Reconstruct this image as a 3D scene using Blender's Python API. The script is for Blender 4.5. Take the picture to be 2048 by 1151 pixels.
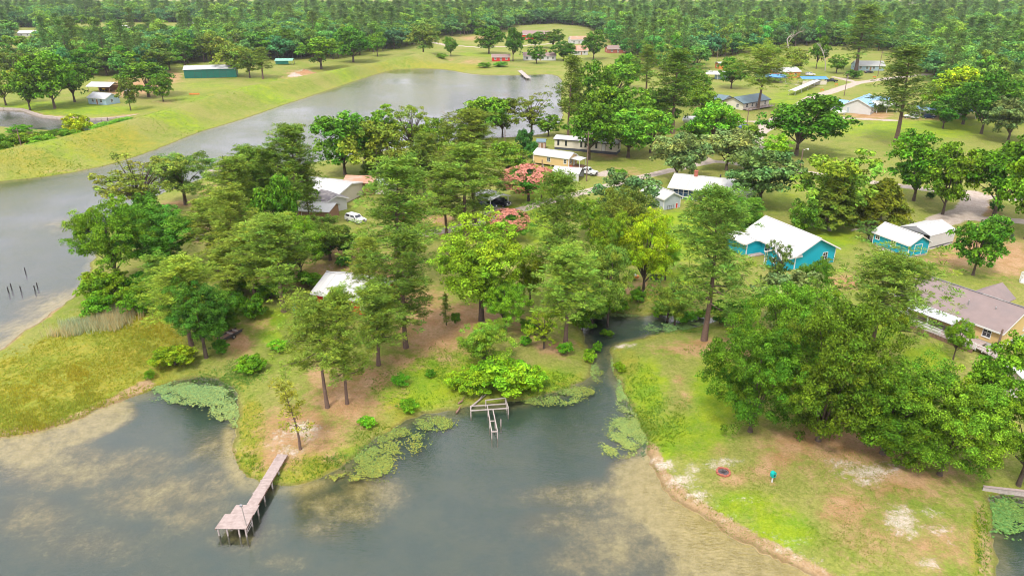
import bpy, bmesh, math, random
import numpy as np
from mathutils import Matrix, Vector

# ---------------------------------------------------------------- reset
for o in list(bpy.data.objects): bpy.data.objects.remove(o)
SC = bpy.context.scene
COL = SC.collection
R = math.radians

# ---------------------------------------------------------------- camera
FPX, PITCH, CAMH = 1422.0, R(23.5), 48.0           # focal length in pixels of a 2048-wide picture, pitch, height
CT, ST = math.cos(PITCH), math.sin(PITCH)
cam = bpy.data.cameras.new('camera'); camo = bpy.data.objects.new('camera', cam); COL.objects.link(camo)
camo.location = (0, 0, CAMH); camo.rotation_euler = (math.pi/2 - PITCH, 0, 0)
cam.sensor_width = 36.0; cam.lens = 36.0*FPX/2048.0
cam.clip_start = 1.0; cam.clip_end = 20000.0
SC.camera = camo

# ---------------------------------------------------------------- world, sun, exposure
SUN_EL, SUN_AZ = R(56), R(205)                      # azimuth clockwise from +Y
W = bpy.data.worlds.new('World'); SC.world = W; W.use_nodes = True
nt = W.node_tree; nt.nodes.clear()
wo = nt.nodes.new('ShaderNodeOutputWorld'); bg = nt.nodes.new('ShaderNodeBackground')
sky = nt.nodes.new('ShaderNodeTexSky'); sky.sky_type = 'NISHITA'; sky.sun_disc = False
sky.sun_elevation = SUN_EL; sky.sun_rotation = SUN_AZ; sky.air_density = 1.0; sky.dust_density = 3.0
tc = nt.nodes.new('ShaderNodeTexCoord'); mp = nt.nodes.new('ShaderNodeMapping'); mp.inputs['Scale'].default_value = (1.0, 1.0, 2.6)
nz = nt.nodes.new('ShaderNodeTexNoise'); nz.inputs['Scale'].default_value = 2.2; nz.inputs['Detail'].default_value = 6
cr = nt.nodes.new('ShaderNodeValToRGB')
cr.color_ramp.elements[0].position = 0.3; cr.color_ramp.elements[0].color = (8.9, 8.6, 9.3, 1)
cr.color_ramp.elements[1].position = 0.7; cr.color_ramp.elements[1].color = (11.4, 11.1, 11.6, 1)
mx = nt.nodes.new('ShaderNodeMix'); mx.data_type = 'RGBA'; mx.inputs[0].default_value = 0.88
nt.links.new(tc.outputs['Generated'], mp.inputs['Vector']); nt.links.new(mp.outputs[0], nz.inputs['Vector'])
nt.links.new(nz.outputs['Fac'], cr.inputs[0])
sx = nt.nodes.new('ShaderNodeSeparateXYZ'); mz = nt.nodes.new('ShaderNodeMapRange'); mz.inputs[3].default_value = 0.98; mz.inputs[4].default_value = 1.2   # an overcast sky is brightest overhead
vm = nt.nodes.new('ShaderNodeVectorMath'); vm.operation = 'SCALE'
nt.links.new(tc.outputs['Generated'], sx.inputs[0]); nt.links.new(sx.outputs[2], mz.inputs[0]); nt.links.new(cr.outputs[0], vm.inputs[0]); nt.links.new(mz.outputs[0], vm.inputs['Scale'])
nt.links.new(sky.outputs[0], mx.inputs[6]); nt.links.new(vm.outputs[0], mx.inputs[7])
nt.links.new(mx.outputs[2], bg.inputs[0]); bg.inputs[1].default_value = 0.07
nt.links.new(bg.outputs[0], wo.inputs[0])
sl = bpy.data.lights.new('sun', 'SUN'); sl.energy = 1.5; sl.angle = R(10); sl.color = (1.0, 0.94, 0.84)
so = bpy.data.objects.new('sun', sl); COL.objects.link(so)
sd_ = Vector((math.sin(SUN_AZ)*math.cos(SUN_EL), math.cos(SUN_AZ)*math.cos(SUN_EL), math.sin(SUN_EL)))
so.rotation_euler = sd_.to_track_quat('Z', 'Y').to_euler(); so.location = (0, 0, 120)
SC.view_settings.view_transform = 'Standard'; SC.view_settings.look = 'None'
SC.view_settings.exposure = 1.25; SC.view_settings.gamma = 1.0; SC.view_settings.use_curve_mapping = False
SC.render.engine = 'CYCLES'
SC.cycles.filter_width = 1.0
SC.cycles.max_bounces = 6; SC.cycles.diffuse_bounces = 2; SC.cycles.glossy_bounces = 3
SC.cycles.transmission_bounces = 4; SC.cycles.transparent_max_bounces = 8

# ---------------------------------------------------------------- survey: points of the place, taken from sight lines to the ground
def G(u, v, z=0.6):
    a = (u-1024)/FPX; b = (v-575.5)/FPX
    t = (z-CAMH)/(-ST-b*CT)
    return np.array((t*a, t*(CT-b*ST)))
def tree_h(u, v, vt, z=0.6):
    y = G(u, v, z)[1]; k = (575.5-vt)/FPX
    return (k*y*CT - y*ST)/(CT+k*ST) + CAMH - z
def mpp(u, v):                                       # metres per picture column at that ground point
    y = G(u, v)[1]; return (y*CT + (CAMH-0.6)*ST)/FPX

# ---------------------------------------------------------------- materials
def lin(r, g, b):
    f = lambda c: (c/12.92 if c <= 0.04045 else ((c+0.055)/1.055)**2.4)
    return (f(r/255), f(g/255), f(b/255), 1)
MAT = {}
def new_mat(name):
    m = bpy.data.materials.new(name); m.use_nodes = True; MAT[name] = m
    n = m.node_tree; n.nodes.clear()
    out = n.nodes.new('ShaderNodeOutputMaterial'); p = n.nodes.new('ShaderNodeBsdfPrincipled')
    n.links.new(p.outputs[0], out.inputs[0])
    return m, n, p, out
def nn(n, t, **kw):
    x = n.nodes.new(t)
    for k, v in kw.items(): setattr(x, k, v)
    return x
def plain(name, col, rough=0.6, var=0.12, scale=1.5, metal=0.0, dirt=None, dscale=0.6, damt=0.5, spec=0.3, bump=0.0, bscale=20):
    """painted / sawn / sheet surface with blotchy variation and stains of its own"""
    m, n, p, out = new_mat(name)
    tc = nn(n, 'ShaderNodeTexCoord'); nz = nn(n, 'ShaderNodeTexNoise')
    nz.inputs['Scale'].default_value = scale; nz.inputs['Detail'].default_value = 5
    n.links.new(tc.outputs['Object'], nz.inputs['Vector'])
    hsv = nn(n, 'ShaderNodeMix', data_type='RGBA')
    c = col; d = tuple(max(0, x*(1-var*1.6)) for x in c[:3])+(1,); l = tuple(min(1, x*(1+var)) for x in c[:3])+(1,)
    hsv.inputs[6].default_value = d; hsv.inputs[7].default_value = l
    n.links.new(nz.outputs['Fac'], hsv.inputs[0])
    src = hsv.outputs[2]
    if dirt:
        nz2 = nn(n, 'ShaderNodeTexNoise'); nz2.inputs['Scale'].default_value = dscale; nz2.inputs['Detail'].default_value = 6
        mp2 = nn(n, 'ShaderNodeMapping'); mp2.inputs['Location'].default_value = (7, 3, 1)
        n.links.new(tc.outputs['Object'], mp2.inputs[0]); n.links.new(mp2.outputs[0], nz2.inputs['Vector'])
        cr = nn(n, 'ShaderNodeMapRange'); cr.inputs[1].default_value = 0.48; cr.inputs[2].default_value = 0.72; cr.inputs[4].default_value = damt
        n.links.new(nz2.outputs['Fac'], cr.inputs[0])
        m2 = nn(n, 'ShaderNodeMix', data_type='RGBA'); m2.inputs[7].default_value = dirt
        n.links.new(cr.outputs[0], m2.inputs[0]); n.links.new(src, m2.inputs[6]); src = m2.outputs[2]
    n.links.new(src, p.inputs['Base Color'])
    p.inputs['Roughness'].default_value = rough; p.inputs['Metallic'].default_value = metal
    p.inputs['Specular IOR Level'].default_value = spec
    if bump:
        nb = nn(n, 'ShaderNodeTexNoise'); nb.inputs['Scale'].default_value = bscale
        n.links.new(tc.outputs['Object'], nb.inputs['Vector'])
        bu = nn(n, 'ShaderNodeBump'); bu.inputs['Strength'].default_value = bump; bu.inputs['Distance'].default_value = 0.05
        n.links.new(nb.outputs['Fac'], bu.inputs['Height']); n.links.new(bu.outputs[0], p.inputs['Normal'])
    return m
def foliage(name, trans=0.16):
    m, n, p, out = new_mat(name)
    at = nn(n, 'ShaderNodeAttribute', attribute_name='tint'); oi = nn(n, 'ShaderNodeObjectInfo')
    mul = nn(n, 'ShaderNodeMix', data_type='RGBA', blend_type='MULTIPLY'); mul.inputs[0].default_value = 1
    n.links.new(at.outputs['Color'], mul.inputs[6]); n.links.new(oi.outputs['Color'], mul.inputs[7])
    hs = nn(n, 'ShaderNodeHueSaturation')
    mr = nn(n, 'ShaderNodeMapRange'); mr.inputs[3].default_value = 0.488; mr.inputs[4].default_value = 0.52
    mv = nn(n, 'ShaderNodeMapRange'); mv.inputs[3].default_value = 0.74; mv.inputs[4].default_value = 1.28
    wn = nn(n, 'ShaderNodeTexWhiteNoise', noise_dimensions='1D')
    n.links.new(oi.outputs['Random'], mr.inputs[0]); n.links.new(oi.outputs['Random'], wn.inputs['W']); n.links.new(wn.outputs['Value'], mv.inputs[0])
    n.links.new(mr.outputs[0], hs.inputs['Hue']); n.links.new(mv.outputs[0], hs.inputs['Value'])
    n.links.new(mul.outputs[2], hs.inputs['Color'])
    n.links.new(hs.outputs[0], p.inputs['Base Color'])
    p.inputs['Roughness'].default_value = 0.7; p.inputs['Specular IOR Level'].default_value = 0.08
    tr = nn(n, 'ShaderNodeBsdfTranslucent'); n.links.new(hs.outputs[0], tr.inputs[0])
    mxs = nn(n, 'ShaderNodeMixShader'); mxs.inputs[0].default_value = trans
    n.links.new(p.outputs[0], mxs.inputs[1]); n.links.new(tr.outputs[0], mxs.inputs[2]); n.links.new(mxs.outputs[0], out.inputs[0])
    return m
foliage('leaf'); foliage('needle', 0.10); foliage('grass_blade', 0.5)
plain('bark', (0.115, 0.085, 0.066, 1), 0.9, 0.35, 3, bump=0.6, bscale=9)
plain('bark_pine', (0.16, 0.105, 0.082, 1), 0.9, 0.35, 4, bump=0.6, bscale=7)
plain('bark_grey', (0.27, 0.24, 0.22, 1), 0.9, 0.25, 3)
plain('deadwood', (0.40, 0.345, 0.31, 1), 0.9, 0.2, 3)
plain('white_roof', (0.54, 0.54, 0.53, 1), 0.45, 0.05, 0.8, dirt=(0.42, 0.40, 0.36, 1), dscale=0.5, damt=0.15)
plain('grey_roof', (0.48, 0.50, 0.52, 1), 0.5, 0.08, 0.7, dirt=(0.30, 0.29, 0.28, 1), damt=0.4)
plain('pale_roof', (0.45, 0.46, 0.44, 1), 0.5, 0.06, 0.7, dirt=(0.40, 0.38, 0.34, 1), damt=0.4)
plain('blue_roof', (0.22, 0.40, 0.58, 1), 0.45, 0.08, 0.6)
plain('deep_blue_roof', (0.07, 0.25, 0.58, 1), 0.45, 0.08, 0.6)
plain('slate_roof', (0.15, 0.22, 0.26, 1), 0.6, 0.1, 0.7)
plain('green_roof', (0.20, 0.42, 0.32, 1), 0.5, 0.1, 0.6)
plain('shingle', (0.25, 0.195, 0.185, 1), 0.9, 0.12, 0.9, dirt=(0.19, 0.165, 0.165, 1), dscale=0.35, damt=0.5, bump=0.5, bscale=30)
plain('shingle_dark', (0.15, 0.14, 0.15, 1), 0.9, 0.15, 1.2, dirt=(0.40, 0.37, 0.34, 1), dscale=0.9, damt=0.6)
plain('shingle_brown', (0.27, 0.19, 0.17, 1), 0.9, 0.1, 1.0)
plain('rust_roof', (0.48, 0.24, 0.16, 1), 0.8, 0.2, 0.7, dirt=(0.5, 0.4, 0.35, 1))
plain('wall_white', (0.55, 0.55, 0.54, 1), 0.6, 0.05, 0.8, dirt=(0.5, 0.46, 0.4, 1), damt=0.25)
plain('wall_cream', (0.62, 0.57, 0.48, 1), 0.7, 0.07, 0.8)
plain('wall_tan', (0.60, 0.42, 0.20, 1), 0.7, 0.06, 0.8)
plain('wall_gold', (0.60, 0.43, 0.19, 1), 0.7, 0.06, 0.8)
plain('wall_beige', (0.50, 0.43, 0.33, 1), 0.7, 0.06, 0.8)
plain('wall_turquoise', (0.005, 0.34, 0.45, 1), 0.6, 0.06, 1.0)
plain('wall_grey', (0.40, 0.44, 0.48, 1), 0.7, 0.05, 1.0)
plain('wall_blue', (0.33, 0.45, 0.52, 1), 0.7, 0.05, 1.0)
plain('wall_red', (0.50, 0.035, 0.022, 1), 0.7, 0.12, 1.0)
plain('wall_orange', (0.62, 0.22, 0.05, 1), 0.7, 0.1, 1.0)
plain('wall_green', (0.012, 0.13, 0.10, 1), 0.5, 0.15, 0.5)
plain('wall_wood', (0.30, 0.17, 0.10, 1), 0.8, 0.2, 2.0)
plain('wall_pink', (0.50, 0.36, 0.32, 1), 0.8, 0.1, 1.0)
plain('trim', (0.66, 0.66, 0.65, 1), 0.5, 0.03, 2)
plain('trim_dark', (0.06, 0.055, 0.06, 1), 0.6, 0.1, 2)
plain('skirt_dark', (0.07, 0.075, 0.09, 1), 0.8, 0.15, 2)
plain('brick', (0.40, 0.13, 0.09, 1), 0.9, 0.25, 6)
plain('deck_wood', (0.40, 0.325, 0.30, 1), 0.85, 0.22, 3.0, dirt=(0.24, 0.185, 0.165, 1), dscale=1.6, damt=0.6)
plain('grey_wood', (0.42, 0.37, 0.34, 1), 0.85, 0.2, 5.0, dirt=(0.25, 0.2, 0.18, 1), damt=0.5)
plain('brown_wood', (0.25, 0.15, 0.11, 1), 0.85, 0.25, 3.0)
plain('pole_wood', (0.19, 0.13, 0.10, 1), 0.9, 0.2, 3.0)
plain('metal', (0.45, 0.45, 0.46, 1), 0.4, 0.1, 3, metal=0.7)
plain('dark_metal', (0.05, 0.045, 0.045, 1), 0.6, 0.2, 3)
plain('tyre', (0.02, 0.02, 0.02, 1), 0.85, 0.1, 5)
plain('paint_white', (0.66, 0.67, 0.68, 1), 0.25, 0.02, 1, spec=0.5)
plain('paint_navy', (0.015, 0.03, 0.075, 1), 0.2, 0.05, 1, spec=0.5)
plain('paint_black', (0.022, 0.028, 0.04, 1), 0.2, 0.05, 1, spec=0.5)
plain('paint_blue', (0.08, 0.16, 0.34, 1), 0.25, 0.05, 1, spec=0.5)
plain('paint_red', (0.50, 0.03, 0.02, 1), 0.3, 0.05, 1, spec=0.5)
plain('paint_yellow', (0.75, 0.45, 0.03, 1), 0.4, 0.08, 1)
plain('turquoise', (0.0, 0.36, 0.32, 1), 0.4, 0.05, 3)
plain('ash', (0.12, 0.10, 0.11, 1), 0.95, 0.4, 6)
plain('glass', (0.025, 0.032, 0.04, 1), 0.06, 0.3, 2, spec=0.8)
plain('glass_blue', (0.03, 0.07, 0.14, 1), 0.06, 0.4, 1.2, spec=0.8)
plain('lamp', (0.8, 0.8, 0.75, 1), 0.2, 0.02, 1)
plain('blossom', (0.60, 0.24, 0.17, 1), 0.8, 0.25, 1.2)
plain('stone', (0.42, 0.36, 0.31, 1), 0.9, 0.25, 4)
plain('concrete', (0.50, 0.45, 0.42, 1), 0.9, 0.15, 2)

# ---------------------------------------------------------------- mesh and object helpers
class MB:
    def __init__(s, M=None): s.v = []; s.f = []; s.M = M
    def poly(s, pts): 
        i = len(s.v); s.v += [tuple(p) for p in pts]; s.f.append(tuple(range(i, i+len(pts)))); return s
    def box(s, x0, y0, z0, x1, y1, z1):
        i = len(s.v)
        s.v += [(x0,y0,z0),(x1,y0,z0),(x1,y1,z0),(x0,y1,z0),(x0,y0,z1),(x1,y0,z1),(x1,y1,z1),(x0,y1,z1)]
        s.f += [tuple(i+k for k in q) for q in ((3,2,1,0),(4,5,6,7),(0,1,5,4),(1,2,6,5),(2,3,7,6),(3,0,4,7))]; return s
    def hexa(s, b, t):                                # bottom quad, top quad (both CCW from above)
        i = len(s.v); s.v += [tuple(p) for p in b]+[tuple(p) for p in t]
        s.f += [tuple(i+k for k in q) for q in ((3,2,1,0),(4,5,6,7),(0,1,5,4),(1,2,6,5),(2,3,7,6),(3,0,4,7))]; return s
    def prism(s, prof, y0, y1):                       # profile in x,z (CCW seen from -y), extruded along y
        n = len(prof); i = len(s.v)
        s.v += [(p[0], y0, p[1]) for p in prof]+[(p[0], y1, p[1]) for p in prof]
        s.f.append(tuple(i+k for k in range(n))); s.f.append(tuple(i+n+k for k in reversed(range(n))))
        for k in range(n):
            j = (k+1) % n; s.f.append((i+j, i+k, i+n+k, i+n+j))
        return s
    def tube(s, p0, p1, r0, r1=None, n=8, cap=True):
        r1 = r0 if r1 is None else r1
        p0 = Vector(p0); p1 = Vector(p1); d = (p1-p0).normalized()
        a = d.orthogonal().normalized(); b = d.cross(a); i = len(s.v)
        for p, r in ((p0, r0), (p1, r1)):
            for k in range(n):
                q = p + (a*math.cos(2*math.pi*k/n)+b*math.sin(2*math.pi*k/n))*r; s.v.append(tuple(q))
        for k in range(n):
            j = (k+1) % n; s.f.append((i+k, i+j, i+n+j, i+n+k))
        if cap: s.f.append(tuple(i+k for k in reversed(range(n)))); s.f.append(tuple(i+n+k for k in range(n)))
        return s
    def path(s, pts, rs, n=6):
        for k in range(len(pts)-1): s.tube(pts[k], pts[k+1], rs[k], rs[k+1], n, cap=(k == len(pts)-2))
        return s
    def mesh(s, name):
        me = bpy.data.meshes.new(name)
        v = s.v if s.M is None else [tuple(s.M @ Vector(p)) for p in s.v]
        me.from_pydata(v, [], s.f); me.update(); return me
    def build(s, name, mat, parent=None, smooth=False):
        me = s.mesh(name); me.materials.append(MAT[mat])
        if smooth: me.polygons.foreach_set('use_smooth', [True]*len(me.polygons))
        return link(name, me, parent)
def link(name, me, parent=None):
    o = bpy.data.objects.new(name, me); COL.objects.link(o)
    if parent is not None: o.parent = parent
    return o
def tag(o, label=None, cat=None, group=None, kind=None):
    if label: o['label'] = label
    if cat: o['category'] = cat
    if group: o['group'] = group
    if kind: o['kind'] = kind
    return o
def thing(name, label, cat, loc, rz=0.0, group=None):
    o = bpy.data.objects.new(name, None); COL.objects.link(o); o.empty_display_size = 0.3
    o.location = loc; o.rotation_euler = (0, 0, rz); return tag(o, label, cat, group)
def rot2(yaw, off=(0, 0), z=0): return Matrix.Translation((off[0], off[1], z)) @ Matrix.Rotation(yaw, 4, 'Z')

# ---------------------------------------------------------------- terrain: outlines of the waters, heights, ground cover
def chaikin(p, n=2):
    p = np.array(p, float)
    for _ in range(n):
        q = np.roll(p, -1, 0); p = np.stack((0.75*p+0.25*q, 0.25*p+0.75*q), 1).reshape(-1, 2)
    return p
def wpoly(px, z=0.0, n=2): return chaikin([G(u, v, z) for u, v in px], n)
def sdf(poly, P):                                     # signed distance, negative inside
    d = np.full(len(P), 1e18); ins = np.zeros(len(P), bool)
    Q = np.roll(poly, -1, 0)
    for a, b in zip(poly, Q):
        e = b-a; w = P-a; t = np.clip((w@e)/max(e@e, 1e-9), 0, 1)
        d = np.minimum(d, ((w-t[:, None]*e)**2).sum(1))
        c = (a[1] > P[:, 1]) != (b[1] > P[:, 1])
        if c.any():
            xx = a[0]+(P[:, 1]-a[1])*e[0]/(e[1] if e[1] else 1e-9); ins ^= c & (P[:, 0] < xx)
    return np.where(ins, -1, 1)*np.sqrt(d)
def pdist(line, P):                                   # distance to a polyline
    d = np.full(len(P), 1e18)
    for a, b in zip(line[:-1], line[1:]):
        e = b-a; w = P-a; t = np.clip((w@e)/max(e@e, 1e-9), 0, 1)
        d = np.minimum(d, ((w-t[:, None]*e)**2).sum(1))
    return np.sqrt(d)
def wob(P, f, s=0.0):                                 # smooth pseudo noise, about -1..1
    x, y = P[:, 0]*f, P[:, 1]*f
    return (np.sin(x*1.0+1.3*np.sin(y*0.7+s)+s)+np.sin(y*1.1+1.7*np.sin(x*0.6+2*s)+1.9*s)+0.6*np.sin(2.3*x+1.9*y+3*s))/2.6

WATERS = [wpoly(p) for p in (
 # the long lake along the embankment
 [(-700,850),(-120,760),(0,703),(40,665),(92,635),(118,612),(158,588),(172,560),(185,520),(205,470),(235,425),(300,395),(390,362),(415,353),(458,352),
  (520,346),(640,322),(760,302),(880,288),(960,277),(1050,273),(1100,266),(1128,236),(1120,200),(1128,166),(1112,148),(1060,150),(1000,151),(940,149),(890,138),(800,137),(760,146),
  (700,166),(620,193),(530,223),(480,241),(400,263),(330,293),(215,333),(100,353),(0,363),(-200,385),(-700,440)],
 # the foreground lake with the creek
 [(-900,1150),(-300,915),(0,876),(100,858),(165,836),(225,806),(300,783),(340,765),(400,752),(460,765),(480,800),(473,840),(464,880),(468,932),(500,960),(555,977),(612,967),(680,942),
  (722,902),(772,862),(830,834),(900,822),(940,812),(1000,806),(1060,796),(1105,785),(1150,772),(1186,752),(1190,718),(1180,694),(1164,664),(1166,640),(1192,626),(1250,630),(1310,630),(1400,632),(1440,640),
  (1405,652),(1338,664),(1278,676),(1232,688),(1220,705),(1224,726),(1238,760),(1256,800),(1272,832),(1290,870),(1300,910),(1305,950),(1350,1000),(1400,1035),(1480,1083),(1560,1124),(1640,1165),(1760,1260),(1700,1700),(-300,1700)],
 # pond with the bulkhead
 [(1974,979),(2100,990),(2300,1010),(2300,1400),(2040,1400),(1998,1180),(1990,1110),(1992,1060),(1984,1010)],
 # pond behind the embankment
 [(-250,222),(0,219),(47,221),(83,234),(146,239),(215,239),(250,244),(240,257),(195,264),(130,262),(60,258),(0,252),(-250,248)],
 [(-250,97),(0,98),(58,94),(78,106),(66,120),(0,131),(-250,136)],
 [(1215,143),(1262,131),(1268,137),(1250,148),(1225,150)],
 [(1584,107),(1590,100),(1617,100),(1618,107)])]
CREST = np.array([G(u, v, 5.2) for u, v in ((-400,400),(-100,328),(0,306),(120,281),(300,233),(500,176),(620,152),(760,124),(850,107))])
xs = [0.0]
while xs[-1] < 2600: xs.append(xs[-1]+max(0.6, 0.6+(xs[-1]-60)*0.02 if xs[-1] > 60 else 0.6))
xs = np.array(sorted(set([-x for x in xs]+xs)))
ys = [-400.0, -150.0, -60.0, 0.0, 15.0, 28.0, 36.0]
while ys[-1] < 3200: ys.append(ys[-1]+(0.5 if ys[-1] < 110 else 0.5+(ys[-1]-110)*0.010))
ys = np.array(ys)
GX, GY = np.meshgrid(xs, ys); PTS = np.stack((GX.ravel(), GY.ravel()), 1)
SD = np.full(len(PTS), 1e9)
for wp in WATERS:
    lo = wp.min(0)-40; hi = wp.max(0)+40
    k = np.where(((PTS > lo) & (PTS < hi)).all(1))[0]
    SD[k] = np.minimum(SD[k], sdf(wp, PTS[k]))
SD = np.minimum(SD, 60); SDW = SD + 0.45*wob(PTS, 0.9, 1.0)*np.clip(1-np.abs(SD)/6, 0, 1) + 0.22*wob(PTS, 2.7, 2.0)*np.clip(1-np.abs(SD)/3, 0, 1)
HGT = np.where(SDW > 0, 0.7*(1-np.exp(-SDW/2.6)), -1.9*(1-np.exp(SDW/7.0)))
dcr = pdist(CREST, PTS)
HGT += np.where(SDW > 0, 4.9*np.exp(-(dcr/9.0)**2)*np.clip(SDW/8, 0, 1), 0)
HGT += np.where(SDW > 4, np.clip((SDW-4)/20, 0, 1)*0.35*(1+wob(PTS, 0.045, 4.0)), 0)
HG = HGT.reshape(len(ys), len(xs)); SDG = SDW.reshape(HG.shape)
def _bil(A, x, y):
    i = min(max(np.searchsorted(xs, x)-1, 0), len(xs)-2); j = min(max(np.searchsorted(ys, y)-1, 0), len(ys)-2)
    a = (x-xs[i])/(xs[i+1]-xs[i]); b = (y-ys[j])/(ys[j+1]-ys[j])
    return float(A[j, i]*(1-a)*(1-b)+A[j, i+1]*a*(1-b)+A[j+1, i]*(1-a)*b+A[j+1, i+1]*a*b)
def gz(x, y): return _bil(HG, x, y)
def shore(x, y): return _bil(SDG, x, y)

def blobs(lst, soft=0.75):
    out = np.zeros(len(PTS))
    for cx, cy, rx, ry, w in lst:
        c = G(cx, cy); ax = G(cx+rx, cy)-c; ay = (G(cx, cy-ry)-G(cx, cy+ry))*0.5
        M = np.linalg.inv(np.stack((ax, ay), 1))
        r = max(np.linalg.norm(ax), np.linalg.norm(ay))*1.6
        k = np.where((np.abs(PTS-c) < r).all(1))[0]
        q = (PTS[k]-c)@M.T; d = np.sqrt((q**2).sum(1))
        out[k] = np.maximum(out[k], w*np.clip((1+soft-d)/(2*soft), 0, 1))
    return out
def bands(lst):
    out = np.zeros(len(PTS))
    for px, wid, w in lst:
        L = np.array([G(u, v) for u, v in px]); lo = L.min(0)-wid*3; hi = L.max(0)+wid*3
        k = np.where(((PTS > lo) & (PTS < hi)).all(1))[0]
        d = pdist(L, PTS[k])/(wid/2)
        out[k] = np.maximum(out[k], w*np.clip((1.35-d)/0.7, 0, 1))
    return out
DIRT = blobs([(600,862,90,50,.95),(560,910,60,30,.8),(690,800,70,45,.95),(740,760,70,30,.8),(800,725,50,18,.7),(870,660,80,55,.95),(940,640,70,35,.95),(850,605,60,30,.7),(790,560,45,60,.85),
  (1110,695,40,18,.8),(1060,650,60,30,.5),(1430,690,80,16,.9),(1380,700,80,14,.7),(1600,890,90,40,.75),(1700,890,130,55,.85),(1800,960,140,50,.7),(1690,1020,60,40,.8),(1760,1060,110,60,.55),
  (1880,1090,110,60,.6),(1960,500,70,36,.9),(2020,520,60,40,.85),(1910,520,70,26,.75),(1985,480,40,20,.8),(660,545,70,22,.65),(590,560,40,30,.7),(690,512,40,22,.9),(480,690,30,26,.85),(520,655,40,24,.5),(470,675,22,16,.9),
  (1690,572,40,16,.95),(418,385,22,22,.8),(400,440,20,30,.6),(410,470,34,20,.8),(370,410,50,8,.8),(270,175,60,16,1.0),(345,156,20,12,.9),(230,190,30,8,.8),(600,150,26,9,.85),(570,157,20,6,.5),(1300,570,40,14,.7),(1240,585,50,12,.7),
  (1250,350,50,14,.55),(1215,312,30,8,.7),(1380,590,40,14,.5),(1440,900,26,20,.5),(1470,960,40,22,.55),(1540,940,50,30,.7),(1560,920,50,20,.8),(1360,760,14,12,.7),(1370,800,22,30,.5),(1740,232,45,9,1.0),(1850,238,70,6,.7),
  (280,238,50,5,.6),(330,205,26,5,.5),(945,125,30,6,.6),(900,122,20,4,.5),(950,78,40,6,.7),(1650,118,30,5,.5),(940,700,30,30,.5),(1020,660,60,16,.6),(640,760,40,60,.6),(700,650,60,30,.5),(1010,740,60,16,.3),(1500,700,60,30,.7),
  (860,440,60,14,.9),(720,500,20,16,.8),(890,470,40,10,.7),(1290,420,30,10,.4),(1330,500,18,12,.4),(1490,375,80,14,.4),(1960,420,40,30,.8)])
SAND = blobs([(600,862,50,22,.85),(575,903,30,14,.75),(545,890,30,14,.5),(1330,925,26,14,.95),(1362,958,32,14,.95),(1395,985,28,10,.9),(1385,935,16,14,.8),(1440,928,30,14,.85),(1470,922,20,8,.7),(1740,945,75,18,.85),(1690,930,40,12,.8),
  (1735,965,40,10,.85),(1800,1040,34,28,.95),(1825,1065,22,16,.8),(1860,1025,40,10,.7),(1880,1060,30,12,.7),(1855,1125,26,14,.85),(1900,1085,20,10,.5),(1250,686,26,7,.9),(1490,693,30,6,.8),(1790,930,50,10,.6),(590,150,12,5,.9),(610,143,16,4,.8),
  (655,540,40,12,.5),(700,490,14,8,.7),(1490,1000,30,12,.5),(1600,1080,30,10,.5),(560,875,24,20,.6),(1660,925,30,10,.6)])
BEACH = bands([([(1290,890),(1312,945),(1362,994),(1412,1028),(1492,1074),(1572,1115),(1655,1160),(1760,1250)], 3.0, 1.0),([(1306,945),(1352,990),(1402,1022),(1482,1068),(1562,1109),(1660,1160)], 1.2, 1.0),
  ([(-100,872),(0,862),(100,846),(165,824),(225,796),(290,765)], 2.0, .95),([(0,690),(40,655),(92,627),(118,606)], 1.6, .9),([(160,575),(172,550)],1.5,.8),([(462,890),(468,935),(500,958)], 1.0, .7),([(610,963),(690,934)], .8, .6),
  ([(85,345),(215,330),(330,291),(400,261),(480,240),(620,192),(700,165)], 2.2, .5),([(1960,1000),(1975,1060),(1975,1151)],1.2,.6),([(-50,213),(47,217),(83,229),(146,234),(200,235),(276,229)], 2.0, 1.0),([(230,805),(270,770),(300,750)],1.0,.6)])
ROAD = bands([([(850,470),(915,458),(975,441),(1040,421),(1090,407),(1130,396),(1190,380),(1250,363),(1293,353),(1358,339),(1425,324),(1454,326),(1500,334),(1570,342),(1625,350),(1731,367),(1797,376),(1862,385),(1906,393),(1945,397),(2080,405)], 3.4, 1.0),
  ([(1425,324),(1400,312),(1370,302),(1410,296)], 3.0, .7),([(1514,269),(1538,253),(1575,228),(1627,196),(1640,191),(1675,180),(1716,167),(1779,159),(1860,150)], 5.5, 1.0),([(1470,246),(1512,246),(1530,256)], 2.5, .9),([(1668,156),(1690,160),(1712,166)], 5.0, .8),
  ([(1655,237),(1700,239),(1785,243)], 3.5, 1.0),([(1945,392),(1948,410),(1935,428),(1900,440),(1880,448)], 6.0, .9),([(1920,440),(1990,443),(2060,447)], 4.0, .8),([(866,86),(893,92),(966,96),(1012,94),(1047,92),(1149,86),(1180,80)], 4.5, 1.0),
  ([(1185,346),(1205,351),(1215,345)], 3.5, .8),([(970,428),(1000,420)], 4.0, .7),([(1500,338),(1515,300),(1512,270)], 4.5, .9),([(1640,175),(1600,172),(1560,165)],5.0,.5),([(1700,466),(1745,462)],0.9,.7),([(820,88),(866,86)],3.0,.4)])
ROUGH = blobs([(60,790,160,90,1),(200,720,150,80,1),(240,660,110,50,.9),(320,700,60,50,.8),(0,850,90,40,1),(120,820,120,40,1),(505,850,30,70,.8),(500,930,50,50,.9),(640,935,90,36,.9),(780,830,80,40,.5),(120,290,220,22,.7),(330,225,160,14,.4),(480,185,160,14,.4),(60,340,120,16,.5),
  (220,310,120,18,.5),(1300,590,120,18,.6),(1260,725,24,36,.6),(1960,1080,22,90,.8),(900,135,90,8,.7),(700,140,120,10,.5)], 0.35)
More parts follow.
